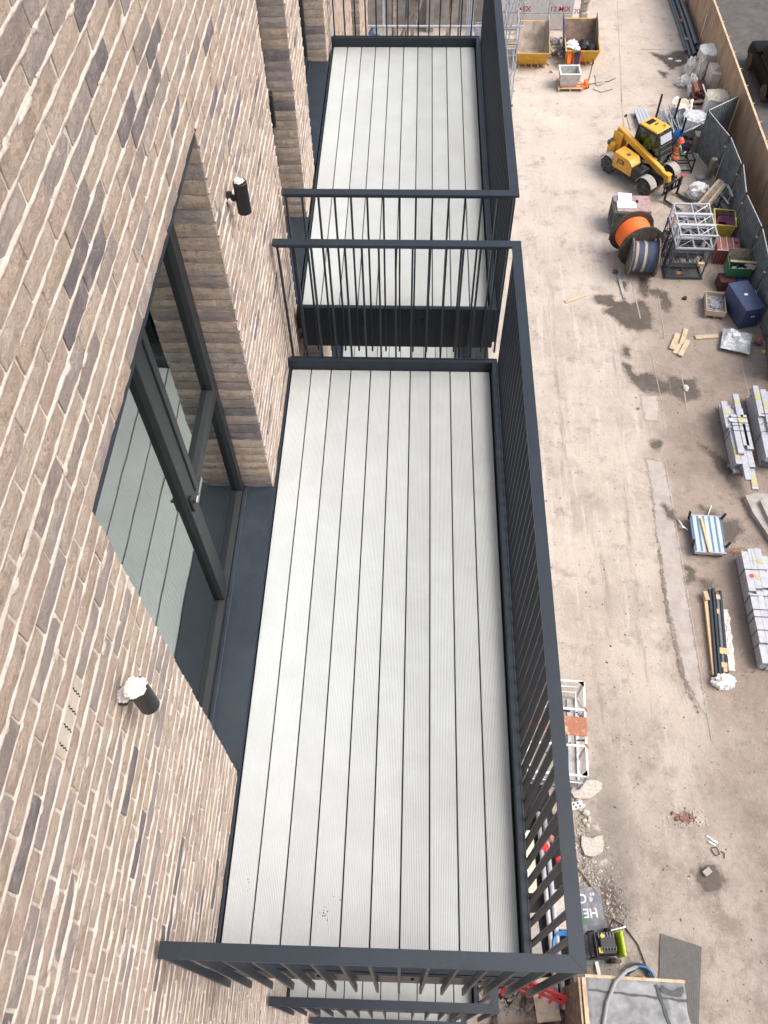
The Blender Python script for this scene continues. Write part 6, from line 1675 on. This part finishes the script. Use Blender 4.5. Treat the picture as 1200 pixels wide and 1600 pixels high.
# rubble between the cage and the gravel
def slab(pts, h, m, l, cat='slab', name='concrete_slab', seed=1):
    b = MB(); b.prism(ridge(pts, 2, .05, seed), G, G + h); o = b.build(name, m)
    bm = bmesh.new(); bm.from_mesh(o.data); bmesh.ops.triangulate(bm, faces=bm.faces[:]); bmesh.ops.recalc_face_normals(bm, faces=bm.faces[:]); bm.to_mesh(o.data); bm.free()
    return tag(o, l, cat)
slab([(5.55, 6.02), (6.20, 6.18), (6.32, 5.95), (5.95, 5.68), (5.55, 5.70)], .10, M['stone'], 'pale broken slab under the near corner of the white cage', seed=2)
slab([(5.65, 4.70), (5.92, 4.66), (6.20, 4.75), (6.14, 4.32), (5.70, 4.24)], .10, M['stone'], 'rough cream slab left of the gravel, the squarest one', seed=3)
hb = thing('hollow_block', 'pale hollow concrete block with dark holes beside the cage', 'block', (5.56, 5.47, G), .2); b = MB(); b.box((0, 0, .1), (.38, .2, .2), bev=.01); b.build('body', M['conc_white'], hb)
for x, yy in ((-.06, .03), (.06, .045), (.1, -.04), (-.02, -.05)): b = MB(); b.tube([(x, yy, .19), (x, yy, .203)], .028, 10); b.build('hole', M['black'], hb)
for k, (x, y_, s_) in enumerate(((5.66, 5.66, .07), (5.70, 5.42, .08), (5.83, 5.33, .11), (5.92, 5.20, .05), (5.90, 5.12, .055), (5.78, 5.12, .07), (5.85, 5.00, .06), (5.80, 5.52, .05), (5.74, 5.55, .045), (5.92, 5.34, .03))):
    tag(blob((x, y_, G), (s_, s_ * .85, s_ * .7), k + 3, .28, 1.8, 2).build('rubble_stone', M['stone']), ['round pale stone touching the cage slab', 'pale stone beside the hollow block', 'largest pale stone right of the hollow block', 'upper small stone at the right of the rubble', 'lower small stone at the right of the rubble', 'lower left stone of the rubble', 'lowest stone of the rubble near the cage', 'small stone above the largest rubble stone', 'small stone between hollow block and slab', 'smallest stone of the rubble'][k], 'stone', 'rubble stones beside the cage')
for k, (x, y_, s_) in enumerate(((5.72, 3.20, .08), (5.82, 2.98, .06), (6.30, 4.45, .035), (6.15, 3.12, .05))):
    tag(blob((x, y_, G), (s_, s_ * .85, s_ * .7), k + 23, .28, 1.8, 2).build('gravel_lump', M['stone']), ['larger pale lump in the gravel by the rod', 'smaller pale lump below the larger one in the gravel', 'single pale stone right of the cream slab', 'pale lump at the edge of the dark debris'][k], 'stone', 'lumps in the gravel')
b = MB(); b.tube([(5.52, 3.9, G + .05), (5.98, 3.25, G + .05)], .022, 7); tag(b.build('rod', M['timber_old']), 'thin rusty rod lying across the gravel', 'rod')
b = MB(); b.bar((5.35, 4.2, G + .1), (5.45, 4.45, G + .1), .09, .04); tag(b.build('white_offcut', M['white']), 'small white offcut beside the rail left of the cream slab', 'offcut')
b = MB(); b.box((8.78, 3.93, G + .05), (.22, .15, .10), rz=.6, bev=.01); tag(b.build('paver', M['concrete']), 'single grey paver lying in the wet patch', 'paver')
for k, (x, y_) in enumerate(((9.02, 4.78), (9.12, 4.70), (9.05, 4.64))): b = MB(); b.bar((x - .08, y_ + .05, G + .02), (x + .08, y_ - .05, G + .02), .04, .02); tag(b.build('white_scrap', M['white']), 'small white strip on the bare ground right of the brick dust', 'scrap', 'white strips on the bare ground')
b = MB(); b.tube([(9.0, 4.52, G + .02), (9.15, 4.55, G + .02), (9.2, 4.38, G + .02), (9.08, 4.33, G + .02), (9.0, 4.5, G + .02)], .012, 5); b.tube([(9.25, 4.45, G + .02), (9.32, 4.4, G + .02), (9.3, 4.28, G + .02)], .012, 5); tag(b.build('wire_loop', M['black']), 'black wire loop on the bare ground below the white strips', 'wire')
b = MB(); b.box((8.42, 5.26, G + .03), (.22, .10, .06), rz=.05); b.box((8.62, 5.31, G + .025), (.10, .09, .05), rz=.5); b.box((8.25, 5.24, G + .025), (.09, .09, .05), rz=.9); tag(b.build('broken_brick', M['brickbits']), 'broken red bricks lying in the brick dust', 'brick')

# ---- lettered board lying by the rail
sb = thing('lettered_board', 'worn blue grey board with upside down white letters lying by the rail', 'board', (5.62, 2.60, G), R(4))
b = MB(); b.box((0, 0, .03), (.85, 1.75, .05), rz=0); b.build('panel', M['board_blue'], sb)
WP = mat('white_brushed_paint', (.62, .63, .66), .8, 0, .25, 30)
link('lettering', text_mesh('HE', .30, WP, .002, .004), sb, (.10, .28, .058), (0, 0, math.pi))
link('lettering', text_mesh(',, C', .30, WP, .002, .004), sb, (.06, .62, .058), (0, 0, math.pi))
b = MB(); b.box((-.1, .12, .058), (.18, .2, .004), rz=.4); b.build('green_smear', M['green_bin'], sb)
b = MB(); b.bar((5.72, 1.80, G + .08), (5.79, 1.35, G + .08), .085, .03); tag(b.build('white_strip', M['white']), 'short white strip lying by the hut roof corner', 'strip')

# ---- pressure washer
pw = thing('pressure_washer', 'black petrol pressure washer with a lime green cover', 'pressure washer', (5.92, 2.12, G), R(4))
b = MB(); b.box((-.02, .02, .42), (.52, .50, .34), bev=.04); b.box((.0, .05, .64), (.40, .34, .12), bev=.03); b.build('engine', M['black'], pw)
b = MB(); b.box((.30, .0, .56), (.07, .56, .44), bev=.03, M=Matrix.Rotation(R(14), 4, 'Y')); b.build('cover', M['lime'], pw)
b = MB(); b.box((.345, .06, .64), (.012, .12, .12), M=Matrix.Rotation(R(14), 4, 'Y')); b.build('cover_label', M['yellow'], pw)
b = MB()
for yy in (-.26, .30): b.tube([(-.30, yy, .70), (-.42, yy, .55), (-.40, yy, .20), (.25, yy, .18)], .02, 7)
b.tube([(-.30, -.26, .70), (-.30, .30, .70)], .02, 7); b.tube([(-.42, -.26, .55), (-.46, .02, .75), (-.42, .30, .55)], .018, 7); b.build('frame', M['black'], pw)
for yy in (-.32, .36):
    w = MB(); w.lathe([(.06, -.04), (.14, -.045), (.155, 0), (.14, .045), (.06, .04)], (.22, yy, .155), (0, 1, 0), 20); wo = w.build('wheel', M['rubber'], pw)
    w = MB(); w.lathe([(.02, -.05), (.07, -.05), (.07, .05), (.02, .05)], (.22, yy, .155), (0, 1, 0), 12); w.build('hub', M['darksteel'], wo)
b = MB(); b.tube([(-.12, .18, .70), (-.12, .18, .74)], .05, 12); b.box((-.2, -.12, .66), (.1, .12, .06), bev=.01); b.build('fuel_cap', M['bin_yellow'], pw)
b = MB()
for k in range(6): b.box((-.2 + .07 * k, .2, .70), (.03, .12, .03)); b.box((-.18 + .07 * k, -.1, .705), (.02, .1, .02))
tag(b.build('engine_fitting', M['darksteel'], pw), kind='stuff')
b = MB(); b.tube([(.14, .30, .62), (.48, .36, .64)], .015, 7); b.tube([(.44, .355, .64), (.50, .365, .64)], .024, 8); b.build('lance', M['wrap_white'], pw)
b = MB(); b.tube([(.1, .33, .5), (.35, .60, .1), (.62, .45, .03), (.88, .02, .03), (.98, -.45, .03), (1.02, -.85, .03)], .017, 7); b.build('hose', M['black'], pw)
b = MB()
for k in range(4):
    n = 18; r_ = .24 + .04 * k
    b.tube([(6.70 + r_ * math.cos(2 * math.pi * q / n) * .9, 1.52 + r_ * .75 * math.sin(2 * math.pi * q / n), G + .04 + .03 * k) for q in range(n + 1)], .018, 6, False)
tag(b.build('coiled_hose', M['hose_green'], smooth=True), 'dark green hose coiled beside the hut roof', 'hose')
b = MB(); n = 14; b.tube([(6.74 + .3 * math.cos(2.6 - q * .22), 1.46 + .26 * math.sin(2.6 - q * .22), G + .22) for q in range(n)], .026, 7); tag(b.build('blue_hose', M['hose_blue'], smooth=True), 'short bright blue hose on the dark green coil', 'hose')
b = MB(); b.lathe([(.02, 0), (.16, 0), (.17, .05), (.08, .12)], (6.78, 1.36, G + .05), n=18); tag(b.build('hose_reel', M['rust']), 'orange brown hose reel end beside the hut roof', 'reel')
# ---- rubber matting
mt = thing('rubber_mat', 'perforated grey rubber matting on the ground beside the hut', 'mat', (0, 0, G))
A_, B_, C_, D_ = Vector((7.40, 2.46)), Vector((8.34, 2.20)), Vector((7.98, .55)), Vector((7.12, .95))
mb = MB(); nu, nv_ = 22, 36
def bil(u, v): p = A_.lerp(B_, u).lerp(D_.lerp(C_, u), v); return (p.x, p.y, .018 + .012 * noise.noise(Vector((p.x * 2, p.y * 2, 0))))
for i in range(nu + 1):
    p, q = bil(i / nu, 0), bil(i / nu, 1); pts = [bil(i / nu, t / 8) for t in range(9)]
    for t in range(8): mb.bar(pts[t], pts[t + 1], .022, .022)
mb.build('matting_ribs', M['mesh_mat'], mt)['kind'] = 'stuff'
mb = MB()
for j in range(nv_ + 1):
    pts = [bil(t / 6, j / nv_) for t in range(7)]
    for t in range(6): mb.bar(pts[t], pts[t + 1], .020, .016)
mb.build('matting_cross_ribs', M['mesh_mat'], mt)['kind'] = 'stuff'
# ---- site hut
ht = thing('site_hut', 'plywood site hut with a patched grey felt roof at the bottom edge', 'hut', (0, 0, G))
b = MB(); b.box((5.94, -.62, 1.26), (2.20, 3.55, 2.50)); b.build('wall', M['timber_old'], ht)
RT = 2.60
bm = bmesh.new(); bmesh.ops.create_grid(bm, x_segments=60, y_segments=90, size=1)
for v in bm.verts:
    x, y_ = v.co.x, v.co.y
    e = max(abs(x), abs(y_))
    wob = .05 * (noise.noise(Vector((x * 6, y_ * 6, 1)))) * (e > .97)
    X_, Y_ = 5.98 + x * 1.045 + wob, -.62 + y_ * 1.86 + wob - .03 * x
    ridge_ = .02 * math.exp(-((x - .62 + .12 * (y_ - .8)) / .05) ** 2)
    v.co = Vector((X_, Y_, RT + .015 + .010 * noise.noise(Vector((X_ * 2.2, Y_ * 2.2, 4))) + .004 * noise.noise(Vector((X_ * 9, Y_ * 9, 4))) + ridge_ - (.02 if e > .985 else 0)))
me = bpy.data.meshes.new('felt_roof'); bm.to_mesh(me); bm.free(); me.materials.append(M['felt']); me.polygons.foreach_set('use_smooth', [True] * len(me.polygons)); link('felt_roof', me, ht)
b = MB()
pts = [(4.98 + 2.05 * t / 12, 1.02 - .012 * t + .012 * math.sin(t * 2.1), RT + .026) for t in range(13)]
for t in range(12): b.bar(pts[t], pts[t + 1], .030 + .012 * (t % 3), .012)
pts = [(6.42 + .035 * t + .012 * math.sin(t * 3.), 1.16 - .15 * t, RT + .034) for t in range(14)]
for t in range(13): b.bar(pts[t], pts[t + 1], .055 + .02 * (t % 2), .014)
tag(b.build('felt_lap', M['felt_dark'], ht), kind='stuff')
b = MB(); b.prism(ridge([(6.50, 1.03), (6.92, .95), (6.98, 1.14), (6.75, 1.05), (6.55, 1.15)], 2, .05, 3), RT + .02, RT + .035); b.build('torn_felt', M['felt_dark'], ht)
b = MB(); b.box((4.89, -.62, RT - .03), (.085, 3.75, .11)); b.box((4.80, -.62, RT - .05), (.035, 3.75, .05)); b.build('edge_board', M['timber'], ht)
b = MB(); b.bar((4.93, 1.285, RT - .02), (7.05, 1.235, RT - .02), .06, .06); b.build('front_board', M['timber'], ht)
for k in range(4): b = MB(); b.box((4.835, -2.0 + k * .92, 1.25), (.012, .90, 2.44)); b.build('side_panel', M['drum2'], ht)
b = MB(); b.tube([(5.10, -.9, RT + .06), (5.20, .35, RT + .06), (5.33, .80, RT + .06), (5.55, 1.18, RT + .06), (5.82, 1.40, RT + .02), (6.1, 1.50, RT - .25), (6.3, 1.55, RT - 1.2), (6.5, 1.6, .08)], .042, 10); 
for i in range(len(b.v)): b.v[i] = (b.v[i][0], b.v[i][1], b.v[i][2] + G)
tag(b.build('grey_hose', M['hose_grey'], smooth=True), 'thick grey hose curving over the hut roof', 'hose')

# ---- red barriers below the near rail
def barrier(label, p, q, z, lean=0.0, flat=False):
    a, c = Vector(p), Vector(q); d = c - a; L_ = d.length
    t = thing('red_barrier', label, 'barrier', (a.x, a.y, G + z), math.atan2(d.y, d.x), 'red plastic barriers')
    Rm_ = Matrix.Rotation(R(88) if flat else lean, 4, 'X')
    def bx(n_, c_, s_): b = MB(); b.box(Rm_ @ Vector(c_), s_, M=Rm_, bev=.01); b.build(n_, M['red'], t)
    bx('top_bar', (L_ / 2, 0, .95), (L_, .06, .17)); bx('mid_bar', (L_ / 2, 0, .60), (L_, .05, .12)); bx('bottom_bar', (L_ / 2, 0, .22), (L_, .05, .13))
    for k in range(5): bx('post', (.04 + (L_ - .08) * k / 4, .001, .55), (.07, .042, .80))
    for x in (.25, L_ - .25): b = MB(); b.box((x, 0, .05), (.12, .5, .1), bev=.02); b.build('foot', M['rubber'], t)
    return t
barrier('upright red plastic barrier beside the plywood wall of the hut', (3.72, 1.10), (4.72, .72), .0, R(-14))
barrier('red plastic barrier lying flat on the ground below the lower balcony rail', (2.95, .56), (4.6, .60), .06, 0, True)
tag(blob((3.42, 1.05, G + .4), (.12, .09, .3), 4, .2).build('red_cone_tip', M['red']), 'small bit of red plastic beside the lower rail corner', 'plastic')
# ---- materials stored under the near balcony
for k, x in enumerate((4.52, 4.68)):
    b = MB(); b.tube([(x - .03, 5.2, G + .45), (x + .12, .75, G + .45)], .06, 14); tag(b.build('grey_tube', M['galv'], smooth=True), ['left of the two long grey tubes seen between the rail bars', 'right of the two long grey tubes seen between the rail bars'][k], 'tube', 'long grey tubes')
for k, (x, y_, w, d, m_, l) in enumerate(((4.20, 4.0, .30, 1.5, 'block', 'far cream board in the stack seen between the rail bars'), (4.95, 2.9, .34, .9, 'stone', 'cream board right of the grey tubes seen between the rail bars'), (4.22, 2.2, .3, 1.2, 'concrete', 'middle grey board left of the grey tubes'), (4.40, .95, .55, .9, 'block', 'nearest cream board under the grey tubes by the red barrier'), (4.98, 4.3, .4, .8, 'concrete', 'grey board right of the grey tubes at the far end'))):
    b = MB(); b.box((x, y_, G + .36 - .03 * k), (w, d, .05), rz=.04 * k); tag(b.build('stacked_board', M[m_]), l, 'board', 'boards under the rail')
b = MB(); b.box((4.62, 3.0, G + .14), (.95, 4.4, .26)); tag(b.build('timber_stack', M['shade_sheet']), 'timber stack, dark with painted shade, under the cream boards and grey tubes', 'timber')  # near-black colour holds the shade between the rail bars
b = MB()
for k in range(4):
    n = 20; r_ = .27 + .025 * k
    b.tube([(4.90 + r_ * .8 * math.cos(2 * math.pi * q / n), 2.05 + r_ * math.sin(2 * math.pi * q / n), G + .46 + .02 * k) for q in range(n + 1)], .022, 6, False)
tag(b.build('coiled_blue_hose', M['hose_blue'], smooth=True), 'bright blue hose coil seen between the last rail bars', 'hose')
b = MB(); b.tube([(5.0, 1.5, G + .3), (5.05, .9, G + .4), (4.95, .6, G + .3), (4.75, .45, G + .1)], .05, 8); tag(b.build('black_duct', M['rubber'], smooth=True), 'black corrugated duct hanging by the hut wall', 'duct')
for k, (x, y_, m_, l) in enumerate(((4.62, 4.32, 'red', 'red plastic lump seen between the rail bars'), (4.75, 4.55, 'maroon', 'dark red lump seen beside the red plastic between the bars'), (4.95, 4.0, 'red', 'red strip seen between the rail bars right of the cream board'))):
    tag(blob((x, y_, G + .45), (.10, .12, .06), k, .4, 2, 2).build('red_lump', M[m_]), l, 'plastic')
tag(stones('rubble_ground', 500, lambda r: (r.uniform(2.6, 4.9), r.uniform(.62, 1.35), abs(r.gauss(.03, .02)) + .01), M['gravel'], 15), 'broken stones under the lower rail beside the red barrier')
